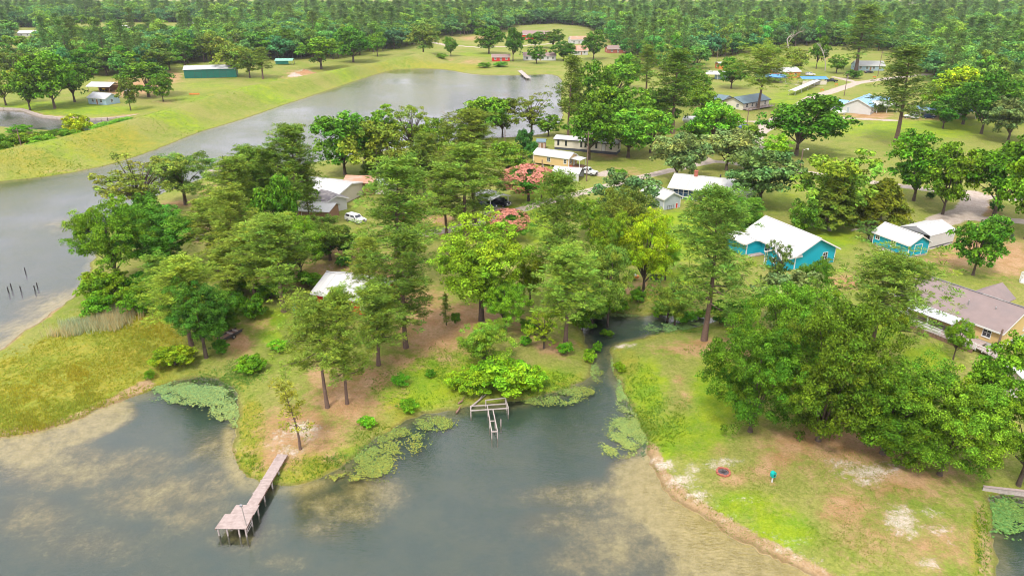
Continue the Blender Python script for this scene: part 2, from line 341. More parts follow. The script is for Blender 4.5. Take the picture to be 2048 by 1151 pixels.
ROUGH = np.maximum(ROUGH, np.clip(1-np.abs(SDW-1.2)/1.4, 0, 1)*0.55*(PTS[:, 0] < 30))
LUSH = blobs([(1450,780,80,70,1),(1400,860,90,60,.8),(1330,880,40,40,1),(1560,1060,90,50,.9),(1480,1010,80,40,.8),(1850,720,60,30,1),(1750,660,50,50,1),(900,740,120,50,1),(820,790,100,40,.9),(1080,760,90,30,1),(1280,780,60,70,1),(700,900,60,20,.7),(540,640,40,20,1),(540,675,30,16,.9),
  (1390,470,60,60,.9),(1360,440,40,20,.9),(1650,480,80,30,.9),(1570,410,60,40,.5),(1080,370,50,50,1),(1080,450,40,40,1),(1560,210,60,12,.8),(100,215,140,14,.8),(200,222,120,10,.8),(1100,110,80,10,.6),(1840,260,180,30,.75),(1720,262,60,14,.7),(1600,190,80,12,.6),(1660,130,70,10,.6),(1450,220,60,12,.6),(1690,235,40,6,.9),(1330,650,80,10,1),(1350,560,60,20,.9),(1390,700,70,20,.6),
  (300,255,180,12,.7),(480,200,160,10,.7),(620,160,120,8,.7),(120,320,160,12,.6),(1000,280,80,10,.7),(430,352,30,8,.9),(440,425,30,10,.8),(1010,420,40,10,.8),(960,110,60,6,.7),(420,175,90,12,.5),(1930,580,80,20,.4),(1680,115,50,8,.5),(450,190,100,10,.3)], 0.5)
LUSH *= np.clip(SDW/0.8, 0, 1)
SAND = np.maximum(SAND, bands([([(1322,915),(1375,965),(1425,1005),(1500,1052),(1580,1095),(1690,1160)], 2.4, .40), ([(1310,915),(1340,950),(1390,990)], 2.0, .45)]))
BED = blobs([(480,1040,70,30,.5),(640,990,60,30,.7),(700,1000,70,24,.6),(1180,1080,90,40,.6),(100,900,120,40,.8),(320,960,150,40,.6),(60,1000,90,50,.5),(380,1000,90,40,.45),(420,880,60,40,.5),(1430,1080,140,70,1),(1320,1000,110,50,1),(1200,960,140,26,.75),(1560,1150,160,50,1),(1130,1010,90,30,.6),(1250,1060,120,50,.7),(1380,1130,120,40,.7),(640,1030,60,25,.5),(740,960,70,30,.6),(30,900,80,20,1),
  (120,600,80,30,1),(60,650,80,30,1),(120,430,60,16,.4),(560,1090,60,20,.3),(250,900,120,30,.55),(150,1050,140,40,.4),(420,940,60,40,.5)], 0.7)
BED = np.maximum(BED, bands([([(1285,930),(1335,1005),(1390,1045),(1470,1095),(1560,1140),(1640,1185)], 6.5, 1.3), ([(-100,885),(0,884),(100,866),(170,844),(230,815)], 4.0, 1.0), ([(0,712),(40,674),(100,640),(165,596)], 8.0, 1.1)]))
del dcr

# ground material
m, n, p, out = new_mat('ground')
geo = nn(n, 'ShaderNodeNewGeometry'); A1 = nn(n, 'ShaderNodeAttribute', attribute_name='coverA'); A2 = nn(n, 'ShaderNodeAttribute', attribute_name='coverB')
s1 = nn(n, 'ShaderNodeSeparateColor'); s2 = nn(n, 'ShaderNodeSeparateColor'); n.links.new(A1.outputs['Color'], s1.inputs[0]); n.links.new(A2.outputs['Color'], s2.inputs[0])
sz = nn(n, 'ShaderNodeSeparateXYZ'); n.links.new(geo.outputs['Position'], sz.inputs[0])
def noise(scale, detail=6, rough=0.6, stretch=None, off=0):
    t = nn(n, 'ShaderNodeTexNoise'); t.inputs['Scale'].default_value = scale; t.inputs['Detail'].default_value = detail; t.inputs['Roughness'].default_value = rough
    mpn = nn(n, 'ShaderNodeMapping'); mpn.inputs['Location'].default_value = (off*3.1, off*1.7, off)
    if stretch: mpn.inputs['Scale'].default_value = stretch; mpn.inputs['Rotation'].default_value = (0, 0, 0.5)
    n.links.new(geo.outputs['Position'], mpn.inputs[0]); n.links.new(mpn.outputs[0], t.inputs['Vector']); return t.outputs['Fac']
def ramp(fac, lo, hi, a=0.0, b=1.0):
    t = nn(n, 'ShaderNodeMapRange'); t.interpolation_type = 'SMOOTHSTEP'
    t.inputs[1].default_value = lo; t.inputs[2].default_value = hi; t.inputs[3].default_value = a; t.inputs[4].default_value = b; n.links.new(fac, t.inputs[0]); return t.outputs[0]
def mixc(f, a, b):
    t = nn(n, 'ShaderNodeMix', data_type='RGBA')
    for sock, v in ((t.inputs[0], f), (t.inputs[6], a), (t.inputs[7], b)):
        if isinstance(v, (tuple, float, int)): sock.default_value = v
        else: n.links.new(v, sock)
    return t.outputs[2]
def math_(op, a, b):
    t = nn(n, 'ShaderNodeMath', operation=op)
    for sock, v in ((t.inputs[0], a), (t.inputs[1], b)):
        if isinstance(v, (float, int)): sock.default_value = v
        else: n.links.new(v, sock)
    return t.outputs[0]
def broken(mask, nz, k=0.9, lo=0.35, hi=0.65):        # a cover mask with a ragged noisy edge
    return ramp(math_('ADD', mask, math_('MULTIPLY', math_('SUBTRACT', nz, 0.5), k)), lo, hi)
nA, nB, nC, nD = noise(0.055, 4), noise(0.35, 6, 0.65, off=3), noise(2.2, 6, 0.7, off=5), noise(9.0, 4, 0.7, off=8)
nE = noise(0.75, 9, 0.82, off=11)
nM = math_('ADD', math_('MULTIPLY', nE, 0.45), math_('ADD', math_('MULTIPLY', nB, 0.3), math_('MULTIPLY', nC, 0.25)))
nS = math_('ADD', math_('MULTIPLY', nE, 0.35), math_('ADD', math_('MULTIPLY', nD, 0.25), math_('MULTIPLY', nC, 0.40)))
lawn = mixc(ramp(nB, 0.3, 0.7), (0.165, 0.240, 0.026, 1), (0.250, 0.285, 0.050, 1))
lawn = mixc(ramp(nA, 0.40, 0.60, 0, 0.8), lawn, (0.300, 0.285, 0.080, 1))
lawn = mixc(ramp(nE, 0.46, 0.70, 0, 0.7), lawn, (0.34, 0.265, 0.125, 1))
lawn = mixc(ramp(nC, 0.35, 0.7, 0, 0.6), lawn, (0.085, 0.135, 0.012, 1))
lush = mixc(ramp(nB, 0.35, 0.65), (0.155, 0.285, 0.012, 1), (0.265, 0.345, 0.014, 1))
lush = mixc(ramp(nC, 0.35, 0.75, 0, 0.4), lush, (0.10, 0.20, 0.010, 1))
rough_ = mixc(ramp(nB, 0.3, 0.7), (0.215, 0.245, 0.020, 1), (0.345, 0.29, 0.036, 1))
rough_ = mixc(ramp(nE, 0.42, 0.7, 0, 0.8), rough_, (0.19, 0.27, 0.04, 1))
rough_ = mixc(ramp(nC, 0.4, 0.7, 0, 0.6), rough_, (0.13, 0.14, 0.02, 1))
dirt = mixc(ramp(nB, 0.3, 0.7), (0.35, 0.18, 0.085, 1), (0.47, 0.295, 0.175, 1))
dirt = mixc(ramp(nC, 0.4, 0.72, 0, 0.7), dirt, (0.24, 0.19, 0.06, 1))
sand = mixc(ramp(nE, 0.3, 0.7), (0.44, 0.34, 0.26, 1), (0.62, 0.56, 0.49, 1))
beach = mixc(ramp(nE, 0.3, 0.7), (0.29, 0.175, 0.085, 1), (0.42, 0.30, 0.18, 1))
road = mixc(ramp(nE, 0.3, 0.7), (0.37, 0.295, 0.25, 1), (0.52, 0.45, 0.395, 1))
col = mixc(broken(s2.outputs[1], nM, 3.4, .3, .9), lawn, lush)
col = mixc(broken(s2.outputs[0], nM, 2.2, .3, .7), col, rough_)
col = mixc(broken(s1.outputs[0], nM, 3.2, .22, .78), col, dirt)
col = mixc(broken(s2.outputs[2], nS, 2.6, .3, .75), col, beach)
col = mixc(broken(s1.outputs[1], nS, 4.0, 0.40, 1.0), col, sand)
col = mixc(broken(s1.outputs[2], nM, 1.4), col, road)
nF = noise(4.0, 5, 0.8, off=14)
col = mixc(ramp(nD, 0.42, 0.72, 0, 0.55), col, mixc(0.6, col, (0.05, 0.06, 0.015, 1)))
col = mixc(ramp(nF, 0.50, 0.74, 0, 0.50), col, mixc(0.55, col, (0.62, 0.55, 0.20, 1)))
col = mixc(ramp(nF, 0.50, 0.26, 0, 0.55), col, mixc(0.6, col, (0.06, 0.09, 0.015, 1)))
# lake bed: pale sand, weed and silt
A3 = nn(n, 'ShaderNodeAttribute', attribute_name='bed')
bn = noise(0.22, 9, 0.74, off=21); bn2 = noise(0.9, 9, 0.8, off=25)
bedw = mixc(ramp(A3.outputs['Fac'], 0.05, 0.6), mixc(ramp(bn, 0.35, 0.65), (0.050, 0.110, 0.092, 1), (0.085, 0.130, 0.090, 1)), mixc(ramp(bn, 0.35, 0.65), (0.120, 0.125, 0.060, 1), (0.24, 0.205, 0.105, 1)))
beds = mixc(ramp(bn2, 0.3, 0.7), (0.44, 0.35, 0.11, 1), (0.74, 0.60, 0.31, 1))
bmask = broken(A3.outputs['Fac'], math_('ADD', math_('MULTIPLY', bn, 0.6), math_('MULTIPLY', bn2, 0.4)), 2.6, 0.25, 1.15)
shal = math_('MULTIPLY', ramp(sz.outputs[2], -0.45, -0.10), ramp(A3.outputs['Fac'], 0.0, 0.4, 0.35, 1.0))
bmask = math_('MAXIMUM', bmask, math_('MULTIPLY', shal, ramp(bn2, 0.25, 0.5)))
bed = mixc(bmask, bedw, beds)
wet = ramp(sz.outputs[2], -0.03, 0.03)
col = mixc(ramp(sz.outputs[2], 0.16, 0.03, 0, 0.75), col, mixc(0.7, col, (0.10, 0.08, 0.03, 1)))          # soaked margin
n.links.new(mixc(wet, bed, col), p.inputs['Base Color'])
p.inputs['Roughness'].default_value = 0.9; p.inputs['Specular IOR Level'].default_value = 0.1
bu = nn(n, 'ShaderNodeBump'); bu.inputs['Strength'].default_value = 0.7; bu.inputs['Distance'].default_value = 0.12
n.links.new(math_('ADD', nC, math_('MULTIPLY', nD, 0.8)), bu.inputs['Height']); n.links.new(bu.outputs[0], p.inputs['Normal'])

# water material
m, n, p, out = new_mat('water')
geo = nn(n, 'ShaderNodeNewGeometry')
w1 = noise(1.5, 3, 0.5, (1.0, 2.6, 1.0)); w2 = noise(4.2, 3, 0.5, (1.0, 2.2, 1.0), off=4); wcalm = noise(0.03, 3, 0.5, off=9)
bu = nn(n, 'ShaderNodeBump'); bu.inputs['Distance'].default_value = 0.26
n.links.new(math_('ADD', w1, math_('MULTIPLY', w2, 0.45)), bu.inputs['Height'])
n.links.new(ramp(wcalm, 0.35, 0.6, 0.08, 0.27), bu.inputs['Strength'])
gl = nn(n, 'ShaderNodeBsdfGlossy'); gl.inputs['Roughness'].default_value = 0.03; gl.inputs['Color'].default_value = (1.0, 0.97, 1.0, 1)
fr = nn(n, 'ShaderNodeFresnel'); fr.inputs['IOR'].default_value = 1.66
n.links.new(bu.outputs[0], gl.inputs['Normal']); n.links.new(bu.outputs[0], fr.inputs['Normal'])
df = nn(n, 'ShaderNodeBsdfDiffuse'); df.inputs['Color'].default_value = (0.075, 0.088, 0.086, 1)
tr = nn(n, 'ShaderNodeBsdfTransparent'); tr.inputs['Color'].default_value = (0.90, 0.93, 0.83, 1)
mb_ = nn(n, 'ShaderNodeMixShader'); mb_.inputs[0].default_value = 0.88
n.links.new(df.outputs[0], mb_.inputs[1]); n.links.new(tr.outputs[0], mb_.inputs[2])
ms = nn(n, 'ShaderNodeMixShader'); n.links.new(fr.outputs[0], ms.inputs[0]); n.links.new(mb_.outputs[0], ms.inputs[1]); n.links.new(gl.outputs[0], ms.inputs[2])
n.nodes.remove(p); n.links.new(ms.outputs[0], out.inputs[0])

# ground sheet
nx, ny = len(xs), len(ys)
me = bpy.data.meshes.new('ground')
idx = np.arange(nx*ny).reshape(ny, nx)
F = np.stack((idx[:-1, :-1], idx[:-1, 1:], idx[1:, 1:], idx[1:, :-1]), -1).reshape(-1, 4)
def np_mesh(me, V, F):
    k = F.shape[1]
    me.vertices.add(len(V)); me.vertices.foreach_set('co', np.ascontiguousarray(V, np.float32).ravel())
    me.loops.add(F.size); me.loops.foreach_set('vertex_index', np.ascontiguousarray(F, np.int32).ravel())
    me.polygons.add(len(F)); me.polygons.foreach_set('loop_start', np.arange(0, F.size, k, dtype=np.int32))
    me.update(calc_edges=True); return me
np_mesh(me, np.column_stack((PTS, HGT)), F)
me.polygons.foreach_set('use_smooth', np.ones(len(F), bool))
def attr(me, name, cols):
    a = me.attributes.new(name, 'FLOAT_COLOR', 'POINT'); a.data.foreach_set('color', np.ascontiguousarray(cols, np.float32).ravel())
one = np.ones(len(PTS))
attr(me, 'coverA', np.column_stack((DIRT, SAND, ROAD, one))); attr(me, 'coverB', np.column_stack((ROUGH, LUSH, BEACH, one)))
ab = me.attributes.new('bed', 'FLOAT', 'POINT'); ab.data.foreach_set('value', BED.astype(np.float32))
me.materials.append(MAT['ground']); tag(link('ground', me), kind='structure')
wb = MB()
wb.poly([(-900, -300, 0), (900, -300, 0), (900, 1200, 0), (-900, 1200, 0)])
tag(wb.build('water', 'water'), kind='structure')

# ================================================================ vegetation
def unit(v): return v/np.maximum(np.linalg.norm(v, axis=1, keepdims=True), 1e-9)
def leaf_quads(rng, C, N, ln, wd):
    """one kinked leaf-clump face (2 triangles) per centre C with normal N"""
    T = unit(np.cross(N, rng.normal(size=N.shape))); B = np.cross(N, T)
    l = (ln*rng.uniform(.6, 1.35, len(C)))[:, None]; w = (wd*rng.uniform(.6, 1.35, len(C)))[:, None]
    d = N*l*rng.uniform(-.25, .1, (len(C), 1))
    V = np.stack((C-T*l+d, C-B*w, C+T*l+d, C+B*w), 1).reshape(-1, 3)
    i = np.arange(len(C))*4
    return V, np.concatenate((np.stack((i, i+1, i+2), 1), np.stack((i, i+2, i+3), 1)))
def tint_cols(base, hue, val):
    c = np.tile(np.array(base), (len(hue), 1)).astype(float)
    c[:, 0] *= (1+0.4*hue); c[:, 2] *= (1-0.3*hue); return np.clip(c*val[:, None], 0.003, 1)
def crown_mesh(name, V, F, cols, mat):
    me = np_mesh(bpy.data.meshes.new(name), V, F)
    attr(me, 'tint', np.column_stack((cols, np.ones(len(cols))))); me.materials.append(MAT[mat]); return me
def broadleaf(name, seed, H, Wd, nc, nl, leaf, bf=0.28, base=(0.060, 0.120, 0.016), lim=14, bark='bark', flat=0.72, gap=0.0, csz=(.085, .165), leanv=0.0, tw=1.0, sub=5):
    rng = np.random.default_rng(seed)
    cz = H*(bf+(1-bf)*0.52); a = Wd/2; c = H*(1-bf)/2
    nb = max(10, nc//sub)                                  # boughs, each made of smaller leaf clumps
    D = unit(rng.normal(size=(nb, 3))); D[:, 2] = D[:, 2]*0.95+0.08; D = unit(D)
    lobes = unit(rng.normal(size=(7, 3))); amp = rng.uniform(-.30, .25, 7)
    lob = 1+(np.clip(D@lobes.T, 0, 1)**3*amp).sum(1)
    rr = np.where(rng.random(nb) < .72, rng.uniform(.60, .86, nb), rng.uniform(.25, .6, nb))
    if gap: rr = np.where(rng.random(nb) < gap, rng.uniform(.8, 1.05, nb), rr)
    bs = Wd*rng.uniform(.09, .19, nb)
    KB = D*np.array((a, a, c))*(rr*lob)[:, None]
    KB[:, :2] *= (1-np.clip(-KB[:, 2:3]/c, 0, 1)*0.18)
    bi = rng.integers(0, nb, nc); e = rng.normal(size=(nc, 3)); e[:, 2] = np.abs(e[:, 2])*1.1-.35; e = unit(e)
    K = KB[bi]+e*(bs[bi]*rng.uniform(.55, 1.05, nc))[:, None]*np.array((1.1, 1.1, .75))
    cs = Wd*rng.uniform(csz[0], csz[1], nc)
    K += np.array((leanv, 0, cz)); K[:, 2] = np.maximum(K[:, 2], cs*0.5+0.1)
    ci = np.repeat(np.arange(nc), nl); n_ = len(ci)
    d = rng.normal(size=(n_, 3)); d[:, 2] += 0.6; d = unit(d)
    C = K[ci]+d*(cs[ci]*rng.uniform(.55, 1.12, n_))[:, None]*np.array((1, 1, flat))
    N = unit(d*0.75+np.array((0, 0, 0.45))+rng.normal(size=(n_, 3))*0.45)
    V, F = leaf_quads(rng, C, N, leaf, leaf*0.62)
    hue = (rng.normal(0, .22, nb)[bi]+rng.normal(0, .16, nc))[ci]+rng.normal(0, .16, n_); val = (rng.uniform(.8, 1.2, nb)[bi]*rng.uniform(.8, 1.22, nc))[ci]*rng.uniform(.45, 1.6, n_)
    cols = np.repeat(tint_cols(base, np.clip(hue, -.6, 1), val), 4, 0)
    crown = crown_mesh(name+'_crown', V, F, cols, 'leaf')
    r0 = H*0.020*tw+0.06; mb = MB(); zt = H*(bf+0.12)
    mb.path([(0, 0, -0.4), (0, 0, 0.15), (leanv*.15, 0, zt*.5), (leanv*.4, 0, zt)], [r0*1.6, r0*1.1, r0*.85, r0*.62], 8)
    mb.path([(leanv*.4, 0, zt), (leanv*.8, 0, H*.7)], [r0*.62, r0*.2], 6)
    for k in rng.permutation(nc)[:lim]:
        q = K[k]; s0 = rng.uniform(.7, 1.0)*zt; mid = np.array((q[0]*.45, q[1]*.45, s0+(q[2]-s0)*.6))
        mb.path([(leanv*.35, 0, s0), tuple(mid), tuple(q)], [r0*.42, r0*.26, r0*.06], 5)
    tm = mb.mesh(name+'_trunk'); tm.materials.append(MAT[bark]); tm.polygons.foreach_set('use_smooth', [True]*len(tm.polygons))
    return dict(trunk=tm, crown=crown, H=H, W=Wd, kind='tree')
def pine(name, seed, H, Wd, nb, nt_, nn_, blade, bf=0.45, base=(0.062, 0.098, 0.014), bark='bark_pine', bend=0.6, cone=0.35, puff=0.62):
    """loblolly pine: bare bole, whorled limbs, round puffs of needles at the limb ends"""
    rng = np.random.default_rng(seed); mb = MB(); r0 = H*0.0125+0.05
    ph = rng.uniform(0, 6.28)
    def axis(t): return np.array((bend*math.sin(t*2.2+ph)*t, bend*math.cos(t*1.7+ph)*t, H*t))
    ts = np.linspace(0, 1, 9); pts = [tuple(axis(t)) for t in ts]; pts[0] = (pts[0][0], pts[0][1], -0.4)
    mb.path(pts, [r0*(1-t*.88)*(1.25 if t == 0 else 1) for t in ts], 8)
    K = []
    for i in range(nb):
        t = bf+(1-bf)*((i+rng.random())/nb)**0.85; u = (t-bf)/(1-bf)
        L = Wd/2*((1-u)**cone)*(0.55+0.45*min(1, u*4+.25))*rng.choice((rng.uniform(.3, .7), rng.uniform(.7, 1.2))); L = max(L, 0.5)
        az = i*2.4+rng.uniform(-.9, .9); el = -0.05+0.7*u+rng.uniform(-.35, .5)
        o = axis(t); dr = np.array((math.cos(az)*math.cos(el), math.sin(az)*math.cos(el), math.sin(el)))
        tip = o+dr*L+np.array((0, 0, 0.10*L)); mid = o+dr*L*.5+np.array((0, 0, -.05*L))
        rb = r0*.36*(1-u*.7); mb.path([tuple(o), tuple(mid), tuple(tip)], [rb, rb*.6, rb*.2], 5)
        m = max(2, int(nt_*(0.5+L/(Wd/2))))
        for j in range(m):
            s = rng.uniform(.5, 1.05); q = o+(tip-o)*s+rng.normal(size=3)*np.array((1, 1, .9))*(L*.15+.32)
            K.append((q, u))
            if rng.random() < .25: mb.tube(tuple(o+(tip-o)*min(s, .9)), tuple(q), rb*.22, rb*.1, 4)
    for j in range(nt_*3): K.append((axis(1.0)+rng.normal(size=3)*np.array((.6, .6, .45)), 1))
    Kp = np.array([k[0] for k in K]); nk = len(Kp)
    sz = puff*rng.uniform(.65, 1.3, nk)
    ci = np.repeat(np.arange(nk), nn_); n_ = len(ci)
    d = rng.normal(size=(n_, 3)); d[:, 2] = np.abs(d[:, 2])*1.1-.25; d = unit(d)
    s0 = sz[ci][:, None]
    root = Kp[ci]+d*s0*0.15; tip = Kp[ci]+d*s0*rng.uniform(.75, 1.15, (n_, 1))*np.array((1, 1, .8))
    sd = unit(np.cross(d, rng.normal(size=d.shape)))*(blade*rng.uniform(.7, 1.3, (n_, 1)))
    V = np.stack((root-sd*.35, tip-sd*.65, tip+d*s0*.12, tip+sd*.65), 1).reshape(-1, 3); i = np.arange(n_)*4
    F = np.concatenate((np.stack((i, i+1, i+2), 1), np.stack((i, i+2, i+3), 1)))
    hue = rng.normal(0, .22, nk)[ci]+rng.normal(0, .12, n_); val = rng.uniform(.75, 1.3, nk)[ci]*rng.uniform(.5, 1.55, n_)
    cols = np.repeat(tint_cols(base, np.clip(hue, -.6, 1), val), 4, 0)
    crown = crown_mesh(name+'_crown', V, F, cols, 'needle')
    tm = mb.mesh(name+'_trunk'); tm.materials.append(MAT[bark]); tm.polygons.foreach_set('use_smooth', [True]*len(tm.polygons))
    return dict(trunk=tm, crown=crown, H=H, W=Wd, kind='pine')
def conifer(name, seed, H, Wd, base=(0.075, 0.105, 0.014), nl=9000, leaf=.24):
    """cedar: dense cone of drooping sprays"""
    rng = np.random.default_rng(seed); n_b = 220
    t = rng.uniform(0.10, 1, n_b)**0.9; az = rng.uniform(0, 6.28, n_b); r = Wd/2*(1-t)**.7*rng.uniform(.75, 1.1, n_b)+.15
    K = np.column_stack((np.cos(az)*r*.8, np.sin(az)*r*.8, H*t*.97)); ci = rng.integers(0, n_b, nl)
    out = np.column_stack((np.cos(az), np.sin(az), np.full(n_b, -.1)))[ci]
    C = K[ci]+out*rng.uniform(-.6, .35, (nl, 1))*r[ci][:, None]*.6+rng.normal(size=(nl, 3))*np.array((.22, .22, .16))*Wd*.12
    C[:, 2] = np.maximum(C[:, 2], .2)
    N = unit(out*.5+np.array((0, 0, .6))+rng.normal(size=(nl, 3))*.45)
    V, F = leaf_quads(rng, C, N, leaf*1.3, leaf*.5)
    cols = np.repeat(tint_cols(base, np.clip(rng.normal(0, .25, n_b)[ci]+rng.normal(0, .12, nl), -.6, 1), rng.uniform(.7, 1.3, n_b)[ci]*rng.uniform(.75, 1.25, nl)), 4, 0)
    mb = MB(); mb.path([(0, 0, -.3), (0, 0, H*.5), (0, 0, H*.95)], [H*.022+.05, H*.012+.02, .02], 7)
    tm = mb.mesh(name+'_trunk'); tm.materials.append(MAT['bark_grey'])
    return dict(trunk=tm, crown=crown_mesh(name+'_crown', V, F, cols, 'leaf'), H=H, W=Wd, kind='cedar')
def bare(name, seed, H, Wd):
    rng = np.random.default_rng(seed); mb = MB()
    def grow(p, d, L, r, lv):
        q = p+d*L*.5+rng.normal(size=3)*L*.05; e = q+(d+rng.normal(size=3)*.18)*L*.5
        mb.path([tuple(p), tuple(q), tuple(e)], [r, r*.8, r*.55], 5)
        if lv:
            for k in range(rng.integers(2, 5)):
                nd = d+rng.normal(size=3)*.55+np.array((0, 0, .15)); nd /= np.linalg.norm(nd)
                st = p+(e-p)*rng.uniform(.55, 1.0); grow(st, nd, L*rng.uniform(.45, .72), r*.5, lv-1)
    grow(np.array((0, 0, -.3)), np.array((0, 0, 1.)), H*.5, H*.014+.05, 4)
    v = np.array(mb.v); v[:, :2] *= Wd/max(1e-3, np.ptp(v[:, 0])); v[:, 2] *= H/v[:, 2].max(); mb.v = [tuple(q) for q in v]
    tm = mb.mesh(name); tm.materials.append(MAT['deadwood'])
    return dict(trunk=tm, crown=None, H=H, W=Wd, kind='bare')

OAK = (0.118, 0.235, 0.014); LIME = (0.180, 0.340, 0.018); OLIVE = (0.175, 0.250, 0.030); GREYG = (0.172, 0.250, 0.070); PIN = (0.168, 0.250, 0.028)
PR = {}
# near kinds: small leaves
PR['oak'] = [broadleaf('oak', 10+i, 14, 14, 480, 128, .126, -.05, OAK, csz=(.034, .072), sub=6) for i in range(3)]
PR['lime'] = [broadleaf('lime_tree', 20+i, 15, 12, 390, 110, .128, .17, LIME, bark='bark', csz=(.036, .076), sub=6) for i in range(2)]
PR['olive'] = [broadleaf('olive_tree', 30+i, 12, 11, 300, 98, .124, .16, OLIVE, csz=(.038, .08), sub=6) for i in range(2)]
PR['airy'] = [broadleaf('airy_tree', 40+i, 13, 10, 190, 52, .145, .20, OLIVE, lim=44, gap=.25, csz=(.035, .075), sub=5) for i in range(2)]
PR['slim'] = [broadleaf('slim_tree', 50+i, 14, 6, 230, 62, .155, .10, LIME, csz=(.06, .12), sub=5) for i in range(2)]
PR['shrub'] = [broadleaf('shrub', 60+i, 3.2, 4.6, 150, 60, .115, .0, LIME, lim=8, csz=(.055, .11), sub=5) for i in range(2)]
PR['pine'] = [pine('pine', 70+i, 21, 10, 42+3*i, 13, 36, .066, (.32, .26, .38, .31)[i], PIN, puff=.64) for i in range(4)]
PR['pineflat'] = [pine('flat_pine', 76+i, 20, 13, 46, 13, 38, .068, .42, PIN, puff=.70, cone=.16) for i in range(2)]
PR['pinelow'] = [pine('young_pine', 80+i, 14, 8, 36, 9, 36, .058, .12, PIN, cone=.75, puff=.52) for i in range(2)]
PR['sapling'] = [pine('pine_sapling', 90, 7, 3.4, 18, 4, 20, .06, .30, (0.26, 0.27, 0.028), puff=.42)]
PR['cedar'] = [conifer('cedar', 95, 9, 5.5, (.135, .19, .018)), conifer('cedar_wide', 96, 7, 8.5, (.135, .19, .018))]
PR['bare'] = [bare('bare_tree', 97, 11, 7), bare('bare_snag', 99, 16, 6)]
# farther kinds: fewer and larger faces
PR['moak'] = [broadleaf('field_oak', 110+i, 14, 14, 240, 36, .33, .08, OAK, csz=(.045, .085), sub=6) for i in range(3)]
PR['mlime'] = [broadleaf('field_elm', 120+i, 15, 12, 210, 36, .33, .10, LIME, csz=(.045, .09), sub=6) for i in range(2)]
PR['molive'] = [broadleaf('field_olive', 130+i, 13, 12, 190, 36, .32, .12, OLIVE, csz=(.045, .09), sub=6) for i in range(2)]
PR['mgrey'] = [broadleaf('grey_oak', 140, 12, 12, 220, 40, .30, .12, GREYG, csz=(.045, .085), sub=6)]
PR['mpine'] = [pine('field_pine', 150+i, 23, 9, 38, 11, 20, .11, .30, PIN, puff=.80) for i in range(3)]
PR['foak'] = [broadleaf('wood_oak', 160+i, 15, 13.5, 120, 34, .46, .0, ((0.120, 0.245, 0.042), (0.175, 0.315, 0.042), (0.098, 0.215, 0.060))[i], lim=4, csz=(.06, .11), sub=6) for i in range(3)]
PR['fpine'] = [pine('wood_pine', 170+i, 22, 9.5, 24, 6, 14, .20, .16, (0.125, 0.210, 0.045), puff=1.5) for i in range(2)]
PR['pole'] = [broadleaf('wood_poplar', 180, 20, 8.5, 100, 32, .46, .06, (0.20, 0.35, 0.035), lim=4, csz=(.08, .15))]

def crown_color(o, c): o.color = (c[0], c[1], c[2], 1)
_cnt = {}
def plant(name, kind, x, y, h, w, label, cat='tree', group=None, tint=(1, 1, 1), var=None, rz=None, z=None):
    P = PR[kind]; _cnt[kind] = _cnt.get(kind, 0)+1
    k = _cnt[kind] % len(P) if var is None else var
    p = P[k]; rnd = random.Random(int(x*71+y*13)); rz = rnd.uniform(0, 6.28) if rz is None else rz
    z = gz(x, y) if z is None else z
    sxy = w/p['W']; s = h/p['H']
    if kind == 'shrub' :
        o = link(name, p['crown']); o.location = (x, y, z-0.05); o.rotation_euler = (0, 0, rz); o.scale = (sxy, sxy, s); crown_color(o, tint)
        st = link('stem', p['trunk'], o); return tag(o, label, cat, group)
    if p['crown'] is None:
        o = link(name, p['trunk']); o.location = (x, y, z); o.rotation_euler = (0, 0, rz); o.scale = (sxy, sxy, s); return tag(o, label, cat, group)
    r = thing(name, label, cat, (x, y, z), rz, group)
    r.scale = (sxy, sxy, s)
    link('trunk', p['trunk'], r); c = link('crown', p['crown'], r); crown_color(c, tint)
    return r
def T(kind, u, v, top, wpx, label, name=None, tint=(1, 1, 1), group=None, cat='tree', var=None, rz=None):
    g = G(u, v, 0.8); h = max(1.0, tree_h(u, v, top, 0.8)); w = wpx*mpp(u, v)
    nm = name or {'pine': 'pine_tree', 'pineflat': 'pine_tree', 'mpine': 'pine_tree', 'pinelow': 'young_pine', 'sapling': 'pine_sapling', 'cedar': 'cedar_tree', 'shrub': 'shrub', 'bare': 'bare_tree', 'oak': 'oak_tree', 'moak': 'oak_tree', 'mgrey': 'oak_tree'}.get(kind, 'broadleaf_tree')
    ct = {'pine': 'pine', 'pineflat': 'pine', 'mpine': 'pine', 'pinelow': 'pine', 'sapling': 'pine', 'shrub': 'shrub'}.get(kind, cat)
    return plant(nm, kind, g[0], g[1], h*({'pineflat': .84}.get(kind, .95) if 'pine' in kind else 1.0), w*(1.08 if 'pine' in kind else 1.14), label, ct, group, tint, var, rz)
D_ = (.72, .82, .9); Y_ = (1.5, 1.25, .8); L_ = (1.35, 1.3, 1.0); B_ = (.85, 1.0, 1.5)
# oaks on the lawn at the right
T('oak', 1500, 862, 645, 165, 'broad dark oak at the lawn edge whose limbs hang nearest the creek')
T('oak', 1636, 880, 605, 200, 'largest spreading oak in front of the turquoise house, yellowish crown top')
T('oak', 1765, 905, 700, 205, 'dense oak in the middle of the oak row, broken pale branch showing')
T('oak', 1880, 945, 745, 180, 'low hanging oak beside the white sand patches')
T('oak', 1555, 760, 572, 165, 'rounded green oak just behind the oak row, near the leaning tall pine trunk')
T('mgrey', 1570, 678, 545, 140, 'grey green oak hiding the corner of the big turquoise house')
T('airy', 1546, 600, 478, 50, 'slender small tree in front of the long white roof of the turquoise house', tint=(.8, .85, 1))
T('lime', 1612, 640, 512, 66, 'small green tree beside the turquoise gable wall', tint=(.65, .75, 1))
T('slim', 1952, 915, 660, 95, 'glossy bright sweetgum with tall narrow crown beside the wooden deck', tint=(.85, .95, .9), name='sweetgum_tree')
